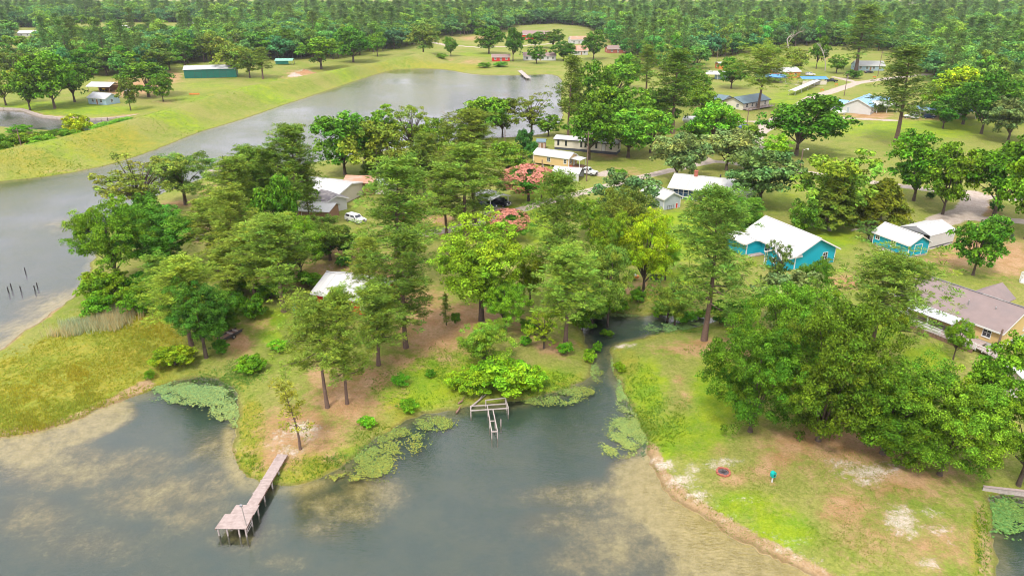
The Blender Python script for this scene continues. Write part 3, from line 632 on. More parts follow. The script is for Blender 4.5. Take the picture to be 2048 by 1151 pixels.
T('lime', 2040, 960, 790, 130, 'bright glossy tree by the beige metal shed and the bulkhead', tint=(.8, .9, .9), name='sweetgum_tree')
T('lime', 1905, 722, 640, 46, 'small glossy sweetgum leaning over the deck steps', tint=(.75, .9, .9), name='sweetgum_tree')
T('pineflat', 1735, 735, 492, 205, 'wide topped pine with long bare trunk among the lawn oaks', var=0)
T('pine', 1408, 678, 368, 175, 'tallest dark pine on the grassy point beside the creek', var=1, tint=(.85, .88, 1))
T('airy', 1336, 632, 535, 70, 'thin pale trunked tree on the far bank of the creek')
T('lime', 1482, 472, 395, 80, 'green tree behind the tallest creek pine', tint=(.55, .7, 1))
# creek side
T('pine', 1130, 692, 490, 150, 'full crowned pine standing at the mouth of the creek', var=2, tint=(1.1, 1.05, 1))
T('pine', 1118, 610, 348, 125, 'tall columnar pine next to the gravel drive bend', var=3, tint=(.85, .9, 1))
T('mgrey', 1252, 462, 343, 120, 'blue green oak crowding the left wall of the grey shed', tint=(.75, .9, .9))
T('olive', 1250, 530, 368, 105, 'tree with yellowish olive top below the grey shed')
T('lime', 1285, 600, 410, 100, 'yellow green willow drooping beside the creek', tint=(1.45, 1.1, .6), name='willow_tree')
T('lime', 1215, 600, 415, 80, 'light green tree crowded between the columnar pine and the willow', tint=(1, .9, 1))
T('olive', 1216, 636, 470, 90, 'olive tree overhanging the dark creek water')
T('lime', 1185, 640, 560, 70, 'dark leafy tree at the head of the creek pool', tint=(.55, .7, 1))
T('olive', 1350, 640, 560, 70, 'small tree leaning over the lily covered creek arm', tint=(1, 1.1, 1))
T('lime', 963, 642, 438, 170, 'big light green elm with dark trunk on bare ground', var=0, tint=(1.05, 1.05, 1), name='elm_tree')
T('lime', 1010, 668, 555, 80, 'smaller bright tree touching the big light green elm', tint=(.8, .95, 1))
T('olive', 968, 738, 640, 95, 'bushy yellow green tree between bare ground and bright marsh shrubs', tint=(1.15, 1.2, .8))
T('pinelow', 893, 652, 592, 30, 'little sapling on the pine straw slope')
T('shrub', 912, 650, 625, 18, 'single small round bush on the pine straw slope', tint=(.6, .7, 1))
T('airy', 1088, 695, 618, 65, 'pale yellow green sapling at the creek mouth', tint=(1.6, 1.7, .7))
T('lime', 1060, 610, 500, 60, 'low bright tree between the elm and the creek pines', tint=(1.2, 1.0, .8))
# pines on the peninsula
T('pine', 798, 565, 325, 180, 'tall straight pine rising behind the red house', var=0)
T('pine', 812, 696, 465, 150, 'pine with one long drooping limb over the straw covered slope', var=1)
T('pine', 748, 632, 480, 74, 'pine growing at the wall of the red house', var=2)
T('pine', 757, 730, 572, 130, 'thick pine below the red house with short bare trunk', var=3)
T('pineflat', 655, 814, 585, 165, 'leading pine of the peninsula with leaning bare trunk above the dock', var=1)
T('pine', 694, 806, 570, 100, 'second peninsula pine with ragged low limbs', var=1)
T('sapling', 600, 895, 768, 62, 'yellowish pine sapling on the sandy tip above the dock')
T('pine', 568, 625, 436, 150, 'dark trunked pine beside the bright lawn strip', var=2)
T('pine', 512, 605, 455, 130, 'bushy pine among the shoreline thicket', var=3)
T('pinelow', 466, 600, 500, 110, 'lower pine at the edge of the thicket')
T('pine', 480, 565, 382, 120, 'pine overlooking the brush pile', var=0)
T('pine', 490, 505, 315, 130, 'tall pine nearest the boat dock', var=1)
T('pine', 600, 470, 255, 118, 'highest pine beside the white roofed house', var=2)
T('mpine', 622, 458, 335, 55, 'thin pine in front of the white roofed house')
T('moak', 562, 525, 350, 90, 'dark broadleaf tree inside the pine thicket')
T('olive', 661, 523, 432, 100, 'round olive oak with straight thin trunk by the dirt drive', tint=(.8, .85, .8))
T('moak', 690, 515, 470, 60, 'dark low tree hugging the round olive oak', tint=D_)
T('lime', 605, 568, 430, 85, 'bright green tree under the pine thicket', tint=(.85, .95, 1))
T('pine', 383, 690, 520, 140, 'spindly pine at the corner of the meadow', var=3, tint=(1.15, 1.15, 1))
T('lime', 412, 712, 560, 115, 'dense dark green tree behind the round lime shrub', tint=(.5, .65, 1.1))
T('pinelow', 340, 630, 512, 110, 'young pine beside the meadow reeds', tint=(1.1, 1.1, 1))
T('oak', 455, 660, 590, 70, 'dark bushy tree next to the brown trailer', tint=D_)
# left bank
T('airy', 290, 445, 303, 140, 'open crowned oak leaning over the long lake', var=0, name='oak_tree')
T('olive', 372, 410, 302, 118, 'spreading tree with short leaning trunk on the lake path', tint=(.85, 1.0, 1.2))
T('lime', 240, 580, 388, 125, 'bright green tree growing from the lake bank', tint=(.9, 1, 1))
T('lime', 330, 556, 412, 135, 'deep green drooping tree beside the bright bank tree', tint=(.58, .75, 1.1))
T('moak', 300, 520, 395, 90, 'dark tree half hidden behind the two bank trees', tint=(.8, .95, 1.1))
# lake side trees in the middle
T('moak', 690, 350, 218, 120, 'dark oak on the shore of the long lake behind the white roof', tint=(.8, .95, 1.15))
T('moak', 735, 345, 232, 80, 'second dark oak beside the shore oak', tint=(.85, 1, 1.1))
T('slim', 775, 318, 206, 44, 'slender poplar like tree standing above the shore trees')
T('airy', 825, 326, 207, 85, 'pale thin leaved tree against the lake water', tint=(1.2, 1.3, 1))
T('molive', 757, 362, 243, 115, 'olive tree in front of the slender poplar like tree', tint=(1.1, 1.1, .9))
T('moak', 870, 335, 242, 70, 'small oak near the bare twigged tree on the shore')
T('bare', 895, 312, 214, 50, 'bare twigged tree on the shore of the long lake', var=0)
T('cedar', 745, 356, 306, 46, 'dark cedar below the olive shore tree', var=0)
T('pine', 950, 445, 222, 145, 'tall pine in front of the lake, left of the pink mimosa', var=2)
T('pine', 932, 474, 290, 150, 'broad pine shading the open carport', var=1)
T('pine', 893, 470, 330, 90, 'dark low branched pine on the dirt yard', var=0)
T('molive', 835, 400, 290, 90, 'loose olive tree behind the yard pines')
T('pine', 850, 392, 270, 80, 'pine between the shore trees and the yard', var=3)
T('airy', 820, 465, 400, 60, 'small thin tree on the lawn behind the tall straight pine')
T('moak', 1015, 352, 282, 80, 'dark oak at the end of the mowed shore lawn')
T('mlime', 965, 284, 188, 90, 'light green shore tree left of the lawn row', tint=(.8, .9, 1))
T('molive', 1005, 270, 188, 70, 'tree in the middle of the lawn shore row')
T('airy', 1063, 270, 182, 70, 'sparse pale tree against the bright water', tint=(1.3, 1.25, 1), name='sycamore_tree')
T('mlime', 1097, 272, 224, 52, 'low feathery tree at the water by the mobile home', tint=(.75, .85, 1))
T('shrub', 1048, 312, 263, 38, 'round bluish shrub tree beside the tiny pink shed', tint=(.3, .55, 1.6))
T('shrub', 1062, 318, 284, 28, 'lower bluish shrub touching the round shrub tree', tint=(.3, .55, 1.6))
# middle right
T('mpine', 1136, 277, 112, 62, 'lone tall pine with long bare trunk behind the mobile home')
T('moak', 1178, 320, 200, 105, 'oak in front of the mobile home', tint=(1, 1.1, 1))
T('mlime', 1205, 300, 165, 90, 'green tree behind the mobile home', tint=(.7, .8, 1))
T('mlime', 1256, 316, 210, 100, 'bright rounded tree on the grass bank past the mobile home', tint=(.65, .85, 1.2))
T('mlime', 1300, 306, 215, 70, 'narrow bright tree joined to the rounded bank tree', tint=(.8, .9, 1.1))
T('moak', 1190, 262, 128, 85, 'tall oak at the lake corner')
T('mlime', 1262, 274, 165, 80, 'fresh green tree behind the rounded bank tree', tint=(.65, .85, 1.2))
T('mpine', 1345, 268, 98, 100, 'massive pine standing before the slate roofed house', tint=(1.05, 1.05, 1))
T('mpine', 1292, 195, 93, 56, 'pine rising left of the massive pine')
T('moak', 1320, 262, 175, 80, 'dark oak at the foot of the massive pine', tint=D_)
T('mlime', 1425, 308, 194, 82, 'light green drooping tree by the long white tank', tint=(.85, .95, 1.1))
T('mgrey', 1352, 362, 263, 105, 'grey green oak with thick trunk beside the gravel road')
T('mgrey', 1452, 342, 258, 110, 'grey green oak at the road junction')
T('mlime', 1550, 335, 262, 56, 'small bright tree under the big dark oak', tint=(1, 1.05, .9))
T('mgrey', 1518, 415, 298, 135, 'wide grey green oak over the right end of the long white house', tint=(.85, .95, .8))
T('moak', 1592, 312, 184, 150, 'big dark oak on the open field by the upper road', tint=(.9, .95, .9))
T('pineflat', 1515, 222, 84, 120, 'flat spreading pine in front of the slate roofed house')
T('mpine', 1790, 290, 93, 115, 'dark tall pine standing alone on the mowed field', tint=(.7, .8, 1))
T('molive', 1655, 448, 303, 140, 'yellow olive oak beside the gravel road', tint=(.92, 1.1, .8))
T('cedar', 1658, 465, 348, 95, 'upright cedar with pale trunk foot', var=0)
T('cedar', 1757, 455, 364, 118, 'wide dense cedar above the turquoise cottage', var=1, tint=(1.1, 1.05, .8))
T('shrub', 1605, 470, 410, 62, 'round light green bush by the turquoise house', tint=(.8, .9, 1.2))
T('moak', 1826, 405, 270, 120, 'oak on the roadside grass right of the wide cedar', tint=(1.1, 1.15, .9))
T('moak', 1884, 432, 288, 100, 'oak with leaning trunk at the dirt drive', tint=(1.2, 1.2, .9))
T('moak', 1985, 440, 266, 145, 'large oak overhanging the dirt drive from the right', tint=(1.15, 1.2, .9))
T('moak', 2050, 480, 290, 120, 'bright oak at the end of the dirt drive', tint=(1.3, 1.25, .9))
T('moak', 1945, 552, 428, 98, 'round dark tree on the lawn right of the white carport', tint=(.85, 1.0, 1.1))
T('airy', 1735, 486, 444, 40, 'spindly little tree left of the turquoise cottage', tint=(.8, 1.1, 1.6))
T('mlime', 1905, 240, 128, 80, 'yellow green tree behind the blue carports', tint=(1.35, 1.1, .8))
T('mlime', 1870, 236, 150, 60, 'yellow green poplar nearest the lone field pine', tint=(1.3, 1.1, .8))
T('moak', 1925, 250, 165, 100, 'green oak shading the blue carports', tint=(1, 1.1, 1))
T('moak', 1962, 268, 150, 100, 'dark oak at the field corner', tint=(.85, 1, 1.1))
T('mgrey', 2015, 285, 193, 90, 'grey oak at the far right of the mowed field', tint=(.8, .85, .8))
# across the lake, left
T('mlime', 643, 139, 70, 76, 'round bright green tree alone at the foot of the embankment', tint=(.95, 1.0, 1), name='elm_tree')
T('moak', 707, 125, 50, 76, 'dark tree right of the round bright green tree', tint=D_)
T('moak', 755, 114, 64, 36, 'small dark tree at the end of the dark trees')
T('mpine', 526, 158, 94, 44, 'small pine on the grass by the green carport')
T('molive', 467, 154, 88, 60, 'oak in front of the green warehouse')
T('molive', 500, 156, 92, 52, 'oak at the end of the green warehouse')
T('molive', 847, 112, 48, 60, 'pale half dead tree at the end of the embankment', tint=(1.1, 1.1, 1.3))
T('moak', 902, 114, 76, 30, 'little dark tree beside the white gravel road')
T('moak', 978, 108, 50, 60, 'oak left of the small red house')
T('moak', 1026, 124, 54, 40, 'dark upright tree behind the small red house', tint=D_)
T('mlime', 1073, 128, 90, 34, 'small green tree in front of the brown roofed house', tint=(.7, .85, 1))
T('moak', 1127, 122, 84, 46, 'dark round tree right of the brown roofed house', tint=D_)
T('moak', 1070, 96, 62, 40, 'tree in front of the red barn')
T('moak', 1106, 97, 58, 44, 'second tree in front of the red barn')
T('moak', 1187, 120, 62, 46, 'grey dark tree on the far bank lawn', tint=D_)
T('moak', 110, 217, 98, 100, 'large oak by the pond behind the embankment')
T('moak', 150, 205, 112, 80, 'oak beside the little blue house')
T('moak', 60, 218, 128, 70, 'oak at the pond edge with several trunks')
T('molive', 12, 210, 134, 60, 'leaning tree at the pond edge')
T('molive', 262, 222, 155, 38, 'lollipop shaped small tree on the pond lawn')
T('mlime', 298, 194, 120, 84, 'green tree on the gravel yard', tint=(.75, .85, 1))
T('moak', 327, 204, 148, 44, 'tree beside the bare earth bank of the yard')
T('shrub', 160, 272, 230, 48, 'yellow green bush at the pond behind the embankment', tint=(1.5, 1.1, .7))
T('bare', 1572, 118, 52, 46, 'dead grey tree in front of the far wood', var=0)
T('bare', 1820, 62, 0, 26, 'tall dead snag in the far wood', var=1)
T('bare', 1650, 142, 85, 22, 'bare leaning trunk on the far lawn', var=1)
T('mpine', 1712, 143, 12, 90, 'tall pine beside the blue grey far house')
T('moak', 1632, 138, 70, 34, 'narrow tree on the far lawn')
T('mlime', 1672, 148, 108, 36, 'feathery small tree near the far road', tint=(.6, .75, 1))
T('shrub', 1707, 158, 142, 30, 'dark bush at the far road bend', tint=(.45, .6, 1))

T('moak', 1375, 215, 140, 70, 'oak in front of the awning shed', tint=(.9, 1, 1)); T('mlime', 1230, 205, 120, 70, 'green tree at the far inlet', tint=(.7, .85, 1)); T('moak', 1255, 180, 105, 60, 'round oak left of the far inlet pine'); T('moak', 1405, 240, 165, 60, 'oak beside the slate roofed house'); T('mlime', 1160, 250, 180, 60, 'light tree at the lake corner beside the lone tall pine', tint=(.7, .85, 1))
T('moak', 1440, 300, 220, 50, 'dark tree behind the light green drooping tree', tint=D_); T('moak', 1385, 300, 235, 56, 'low oak behind the gravel road oak'); T('pine', 520, 480, 300, 100, 'pine beside the tall dock pine', var=3); T('pine', 440, 545, 400, 100, 'shoreline thicket pine above the brush pile', var=2); T('pine', 555, 470, 300, 90, 'pine left of the white roofed house', var=0); T('moak', 590, 430, 330, 80, 'dark oak behind the highest pine', tint=D_); T('olive', 530, 420, 300, 80, 'olive tree behind the tall dock pine')
T('lime', 1180, 480, 395, 70, 'light green tree above the columnar pine', tint=(.9, .85, .9)); T('lime', 1330, 560, 470, 50, 'thin bright tree beside the feed bin', tint=(.8, .85, .9))

for u, v, top, w_, k_ in ((185,150,92,64,0),(214,152,98,58,1),(244,148,90,70,0),(276,150,100,62,2),(312,150,96,70,1),(340,142,92,60,0),(205,132,80,60,2),(262,130,78,66,1),(320,126,76,64,0),(365,126,72,60,2),(410,124,74,62,1),(80,150,96,66,0),(36,158,100,60,1),(540,118,62,66,0),(585,116,58,60,0),(610,112,60,56,2)):
    T(('moak', 'molive', 'mlime')[k_], u, v, top, w_, ('dark green', 'olive', 'light green')[k_]+' tree in the grove around the gravel yard and warehouse', tint=((.9, 1, 1), (.9, 1, 1), (.7, .85, 1))[k_], group=('dark green', 'olive', 'light green')[k_]+' trees of the yard grove')
T('moak', 1462, 178, 112, 60, 'oak right of the awning shed'); T('molive', 1585, 150, 98, 50, 'olive tree behind the orange gabled store'); T('moak', 1640, 250, 196, 46, 'low oak at the bend of the upper road', tint=(.9, 1, 1)); T('moak', 1885, 258, 196, 60, 'low dark tree in front of the blue carports', tint=D_); T('mlime', 1500, 300, 248, 48, 'small light tree beside the junction poles', tint=(.8, .9, 1))

# mimosas: flat crowns with pink blossom
for u, v, top, wp, lb in ((1057, 402, 336, 98, 'pink flowering mimosa beside the utility pole'), (1016, 478, 424, 78, 'pink flowering mimosa in front of the gravel drive')):
    t = T('olive', u, v, top, wp, lb, name='mimosa_tree', var=0, tint=(.8, 1.2, .8))
    rng = np.random.default_rng(u); nB_ = 4200; p = PR['olive'][0]
    d = unit(rng.normal(size=(nB_, 3))+np.array((0, 0, .8))); C = d*np.array((p['W']*.47, p['W']*.47, p['H']*.36))*rng.uniform(.92, 1.14, (nB_, 1))+np.array((0, 0, p['H']*.66))
    k = (np.sin(C[:, 0]*1.7)+np.sin(C[:, 1]*1.9+1)+np.sin(C[:, 2]*2.1)) > -.5; C = C[k]; d = d[k]
    V, F = leaf_quads(rng, C, unit(d+rng.normal(size=d.shape)*.5), .26, .20)
    me = np_mesh(bpy.data.meshes.new('blossom'), V, F); me.materials.append(MAT['blossom']); link('blossom', me, t)

# shrubs of the banks
SH = [
 (350, 725, 690, 80, 'round lime green shrub at the lily cove', LIME, (1.25, 1.1, .8)), (300, 752, 735, 20, 'small lime bush at the end of the meadow track', 0, (1.1, 1.1, .8)),
 (1010, 772, 716, 120, 'largest bright marsh shrub behind the broken dock frame', 0, (1.15, 1.15, .8)), (935, 778, 742, 80, 'bright marsh shrub left of the largest one', 0, (1.2, 1.1, .8)), (1062, 770, 728, 64, 'bright marsh shrub on the creek side', 0, (1.05, 1.1, .8)),
 (200, 628, 592, 60, 'green thicket shrub on the lake bank', 0, (.8, .9, .8)), (215, 600, 545, 90, 'bright bank shrub under the bright green tree', 0, (1, 1, .8)), (285, 628, 590, 60, 'shrub beside the dead reeds', 0, (1, 1, .8)), (190, 575, 540, 50, 'shrub at the lake edge', 0, (1.3, 1.1, .8)),
 (1275, 600, 575, 34, 'leafy creek bank shrub below the willow', 0, (.8, .95, 1)), (1235, 615, 590, 40, 'bright weed clump on the creek bank', 0, (.95, 1, 1)), (1320, 622, 600, 36, 'creek shrub beside the thin pale tree', 0, (.75, .9, 1)), (1372, 632, 606, 38, 'creek shrub near the tallest pine', 0, (.8, .95, 1)), (1400, 625, 610, 24, 'low creek shrub behind the tallest pine', 0, (.7, .9, 1)),
 (1130, 705, 680, 30, 'shrub at the foot of the creek mouth pine', 0, (.8, 1, .9)), (1060, 668, 640, 40, 'bush below the low bright tree', 0, (.8, .9, .8)), (1050, 690, 672, 22, 'small dark bush on the creek bank slope', 0, (.6, .8, .8)), (690, 535, 515, 30, 'dark bush by the dirt drive', 0, (.4, .55, 1)),
 (500, 738, 712, 56, 'bright shrub on the lily cove bank', 0, (.9, 1, .8)), (445, 705, 680, 34, 'shrub beside the brown trailer', 0, (.6, .75, 1)), (465, 628, 590, 50, 'thicket shrub above the lawn strip', 0, (.75, .85, .8)), (510, 640, 600, 46, 'dark thicket shrub above the lawn strip', 0, (.6, .75, .9)),
 (420, 640, 600, 60, 'shrub in the thicket behind the meadow pines', 0, (.7, .85, .8)), (820, 815, 795, 40, 'low leafy clump on the peninsula bank', 0, (.9, 1, .8)), (735, 845, 828, 34, 'low weed clump by the peninsula path', 0, (.9, 1, .8)), (800, 770, 748, 30, 'green clump at the edge of the pine straw', 0, (.7, .9, .9)), (860, 752, 738, 20, 'little green clump on the marsh edge', 0, (.7, .9, .9)),
 (100, 280, 262, 44, 'green bush below the pond', 0, (.8, .95, .8)), (60, 296, 266, 60, 'wide bush on the back of the embankment', 0, (1.1, 1.0, .8)), (20, 300, 272, 46, 'dark bush on the back of the embankment', 0, (.7, .8, .8)), (210, 270, 255, 50, 'low bush right of the yellow green pond bush', 0, (.7, .9, .9)), (130, 275, 258, 30, 'rounded bush left of the yellow green pond bush', 0, (.7, .9, .9)),
 (1000, 134, 124, 30, 'marsh bush on the far shore', 0, (.8, 1, 1)), (970, 136, 126, 26, 'second marsh bush on the far shore', 0, (.8, 1, 1)), (885, 122, 112, 22, 'scrubby bush at the end of the embankment', 0, (.9, .9, .9)), (1648, 545, 528, 14, 'clipped bush at the corner of the turquoise house', 0, (.7, .7, .8)),
 (1240, 352, 338, 24, 'small bush at the parking spot of the white pickup', 0, (.7, .8, .8)), (1500, 475, 440, 50, 'shrub behind the turquoise house porch', 0, (.5, .7, 1)), (1990, 425, 405, 26, 'dark bush under the large drive oak', 0, (.4, .6, 1)), (1860, 400, 388, 16, 'little bush at the roadside oak', 0, (.4, .6, 1)), (560, 700, 680, 40, 'shrub behind the leading peninsula pine', 0, (.9, 1, .8)),
 (90, 300, 280, 46, 'pale bush behind the embankment crest', 0, (1.2, 1.1, .9)), (150, 288, 272, 40, 'small bush between pond and embankment', 0, (1.0, 1.05, .8)), (10, 322, 300, 40, 'bush beside the utility pole behind the embankment', 0, (.9, .95, .8)), (250, 262, 250, 46, 'reedy bush at the end of the pond', 0, (.7, .95, 1.1)), (40, 268, 252, 44, 'bush on the near bank of the pond', 0, (.8, .9, .8)),
 (540, 600, 565, 60, 'thicket bush under the dark trunked pine', 0, (.7, .8, .8)), (480, 590, 550, 70, 'thicket bush below the pine overlooking the brush pile', 0, (.75, .85, .8)), (450, 540, 505, 60, 'thicket bush beside the brush pile', 0, (.8, .9, .8)), (560, 560, 520, 60, 'shady bush deep in the pine thicket', 0, (.6, .75, .9)), (620, 575, 545, 50, 'bright bush at the end of the pine thicket', 0, (.9, .95, .8)), (520, 530, 480, 70, 'tall bush among the thicket pines', 0, (.65, .8, .9)), (640, 520, 480, 50, 'bush crowding the olive oak trunk', 0, (.5, .65, .9)),
 (360, 600, 560, 70, 'bush between the bank trees and the meadow pines', 0, (.8, .9, .8)), (390, 560, 530, 50, 'bush on the path above the meadow pines', 0, (.85, .9, .8)), (300, 580, 545, 60, 'bush at the foot of the drooping bank tree', 0, (.7, .85, .9)), (260, 610, 575, 60, 'leafy bush in front of the bank trees', 0, (.9, .95, .8)), (1195, 625, 595, 50, 'dark bush above the creek pool', 0, (.5, .65, .9)), (1215, 655, 640, 26, 'weedy bush at the creek pool edge', 0, (.8, .9, .7)), (1165, 650, 610, 44, 'bush behind the creek mouth pine', 0, (.7, .85, .8)), (1180, 715, 690, 26, 'weedy bush on the left bank of the narrow creek', 0, (.8, .95, .8)), (1195, 690, 672, 20, 'small bush leaning over the narrow creek', 0, (.7, .85, .8)), (1240, 735, 715, 24, 'leafy weed clump on the right bank of the narrow creek', 0, (1.0, 1.0, .8)), (1440, 640, 600, 46, 'bush at the end of the creek arm', 0, (.6, .75, .8)), (1480, 640, 590, 60, 'bush joining the creek arm to the oaks', 0, (.6, .75, .8))]
for u, v, top, wp, lb, _, tn in SH: T('shrub', u, v, top, wp, lb, tint=tn)

# ---------------------------------------------------------------- woods: the nearest trees one by one, the rest as one mass
def inpoly(px, pts):
    poly = np.array([G(u, v) for u, v in px]); return sdf(poly, pts) < 0
def jitter_grid(rng, x0, x1, y0, y1, st):
    gx, gy = np.meshgrid(np.arange(x0, x1, st), np.arange(y0, y1, st)); p = np.stack((gx.ravel(), gy.ravel()), 1)
    return p+rng.uniform(-.45, .45, p.shape)*st
rng = np.random.default_rng(5)
WOOD_L = [(-160,150),(-60,150),(60,150),(140,158),(172,152),(250,160),(300,158),(348,136),(362,132),(440,128),(530,122),(600,120),(690,118),(740,108),(800,99),(850,88),(868,78),(930,72),(1000,66),(1040,52),(1120,48),(1180,58),(1210,70),(1230,100),(1262,128),(1330,146),(1400,142),(1425,118),(1500,112),(1570,98),
          (1650,92),(1740,100),(1800,120),(1850,150),(1880,185),(1950,215),(2010,250),(2120,260),(2400,180),(2600,24),(-700,24)]
pts = jitter_grid(rng, -1500, 1700, 240, 1650, 8.8)
pts = pts[np.abs(pts[:, 0]) < pts[:, 1]*0.80+60]
keep = inpoly(WOOD_L, pts); pts = pts[keep]
HOLES = [[(20,100),(92,100),(95,56),(20,56)],[(-200,140),(90,140),(90,92),(-200,92)],[(110,92),(405,90),(405,46),(110,46)],[(1125,92),(1180,92),(1180,58),(1125,58)],[(1030,98),(1120,98),(1120,52),(1030,52)],[(1560,116),(1680,116),(1680,96),(1560,96)],[(1690,150),(1800,150),(1790,104),(1700,104)],[(1400,150),(1480,150),(1480,118),(1400,118)],[(150,222),(240,222),(240,150),(150,150)]]
for hp in HOLES: pts = pts[~inpoly(hp, pts)]
pts = pts[np.array([shore(x, y) > 3 for x, y in pts])]
order = np.argsort(pts[:, 1]); pts = pts[order]
kinds = rng.random(len(pts))
def near_what(x, y):
    u = 1024+FPX*x/(y*CT+47*ST)
    for lim, w_ in ((360, 'behind the gravel yard and the pond lawn'), (640, 'behind the green warehouse'), (900, 'behind the embankment end'), (1240, 'around the red barn'), (1420, 'behind the far inlet'), (1560, 'behind the orange shed'), (1800, 'behind the blue grey house')):
        if u < lim: return w_
    return 'behind the blue roofed carports'
quota = {}; front = np.zeros(len(pts), bool)
for i_, (x, y) in enumerate(pts):
    u = 1024+FPX*x/(y*CT+47*ST); w_ = near_what(x, y)
    if -40 < u < 2090 and quota.get(w_, 0) < 36: front[i_] = True; quota[w_] = quota.get(w_, 0)+1
for (x, y), k in zip(pts[front], kinds[front]):
    nw = near_what(x, y); big = rng.random() < .5
    if k < .2: plant('pine_tree', 'fpine', x, y, rng.uniform(22, 26) if big else rng.uniform(16, 20), rng.uniform(7, 10), ('tall' if big else 'shorter')+' dark pine in the wood front '+nw, 'pine', 'pines of the wood front '+nw)
    elif k < .36: plant('poplar_tree', 'pole', x, y, rng.uniform(15, 22), rng.uniform(7, 10), 'light green tree in the wood front '+nw, 'tree', 'light green trees of the wood front '+nw, tint=(rng.uniform(.7, 1.1), rng.uniform(.8, 1.1), 1))
    else:
        w_ = rng.uniform(14, 18) if big else rng.uniform(9.5, 13)
        plant('woodland_tree', 'foak', x, y, rng.uniform(13, 19), w_, ('wide' if big else 'small')+' round tree in the wood front '+nw, 'tree', 'broadleaf trees of the wood front '+nw, tint=(rng.uniform(.7, 1.3), rng.uniform(.85, 1.15), rng.uniform(.9, 1.2)))
src = bpy.data.collections.new('woodland_kinds')
SRC = [p for k in ('foak', 'fpine', 'pole') for p in PR[k]]
for i, p in enumerate(SRC):                                # trunk and crown joined for the mass of the wood
    bm = bmesh.new(); bm.from_mesh(p['crown']); nf = len(bm.faces); bm.from_mesh(p['trunk']); bm.faces.ensure_lookup_table()
    for f in bm.faces[nf:]: f.material_index = 1
    me = bpy.data.meshes.new('wood_%d' % i); bm.to_mesh(me); bm.free()
    me.materials.append(p['crown'].materials[0]); me.materials.append(p['trunk'].materials[0])
    o = bpy.data.objects.new('%02d_woodland_kind' % i, me); src.objects.link(o)
far = pts[~front]; nf = len(far)
me = bpy.data.meshes.new('far_wood'); me.vertices.add(nf)
zz = np.array([gz(x, y) for x, y in far]); me.vertices.foreach_set('co', np.column_stack((far, zz)).astype(np.float32).ravel())
kk = rng.random(nf); stand = wob(far, 0.02, 3.0)
ix = np.where(kk < .09+.10*stand, 3+rng.integers(0, 2, nf), np.where(kk > .93, 5, rng.integers(0, 3, nf))).astype(np.int32)
s1_ = rng.uniform(.78, 1.18, nf); sv = np.column_stack((s1_*rng.uniform(.95, 1.45, nf), s1_*rng.uniform(.95, 1.45, nf), s1_))
a = me.attributes.new('pick', 'INT', 'POINT'); a.data.foreach_set('value', ix)
a = me.attributes.new('spin', 'FLOAT_VECTOR', 'POINT'); a.data.foreach_set('vector', np.column_stack((np.zeros(nf), np.zeros(nf), rng.uniform(0, 6.28, nf))).astype(np.float32).ravel())
a = me.attributes.new('size', 'FLOAT_VECTOR', 'POINT'); a.data.foreach_set('vector', sv.astype(np.float32).ravel())
fo = tag(link('far_wood', me), 'dense mixed wood of pines and broadleaf trees filling the background', 'wood', kind='stuff')
ng = bpy.data.node_groups.new('scatter_wood', 'GeometryNodeTree')
ng.interface.new_socket('Geometry', in_out='INPUT', socket_type='NodeSocketGeometry'); ng.interface.new_socket('Geometry', in_out='OUTPUT', socket_type='NodeSocketGeometry')
gi = ng.nodes.new('NodeGroupInput'); go = ng.nodes.new('NodeGroupOutput'); ip = ng.nodes.new('GeometryNodeInstanceOnPoints'); ci_ = ng.nodes.new('GeometryNodeCollectionInfo')
ci_.inputs['Collection'].default_value = src; ci_.inputs['Separate Children'].default_value = True; ci_.inputs['Reset Children'].default_value = True
def named(nm, ty):
    q = ng.nodes.new('GeometryNodeInputNamedAttribute'); q.data_type = ty; q.inputs['Name'].default_value = nm; return q.outputs['Attribute']
e2r = ng.nodes.new('FunctionNodeEulerToRotation'); ng.links.new(named('spin', 'FLOAT_VECTOR'), e2r.inputs[0])
mp_ = ng.nodes.new('GeometryNodeMeshToPoints'); ng.links.new(gi.outputs[0], mp_.inputs[0]); ng.links.new(mp_.outputs[0], ip.inputs['Points'])
ng.links.new(ci_.outputs[0], ip.inputs['Instance']); ip.inputs['Pick Instance'].default_value = True
ng.links.new(named('pick', 'INT'), ip.inputs['Instance Index']); ng.links.new(e2r.outputs[0], ip.inputs['Rotation']); ng.links.new(named('size', 'FLOAT_VECTOR'), ip.inputs['Scale'])
ng.links.new(ip.outputs[0], go.inputs[0])
fo.modifiers.new('scatter', 'NODES').node_group = ng

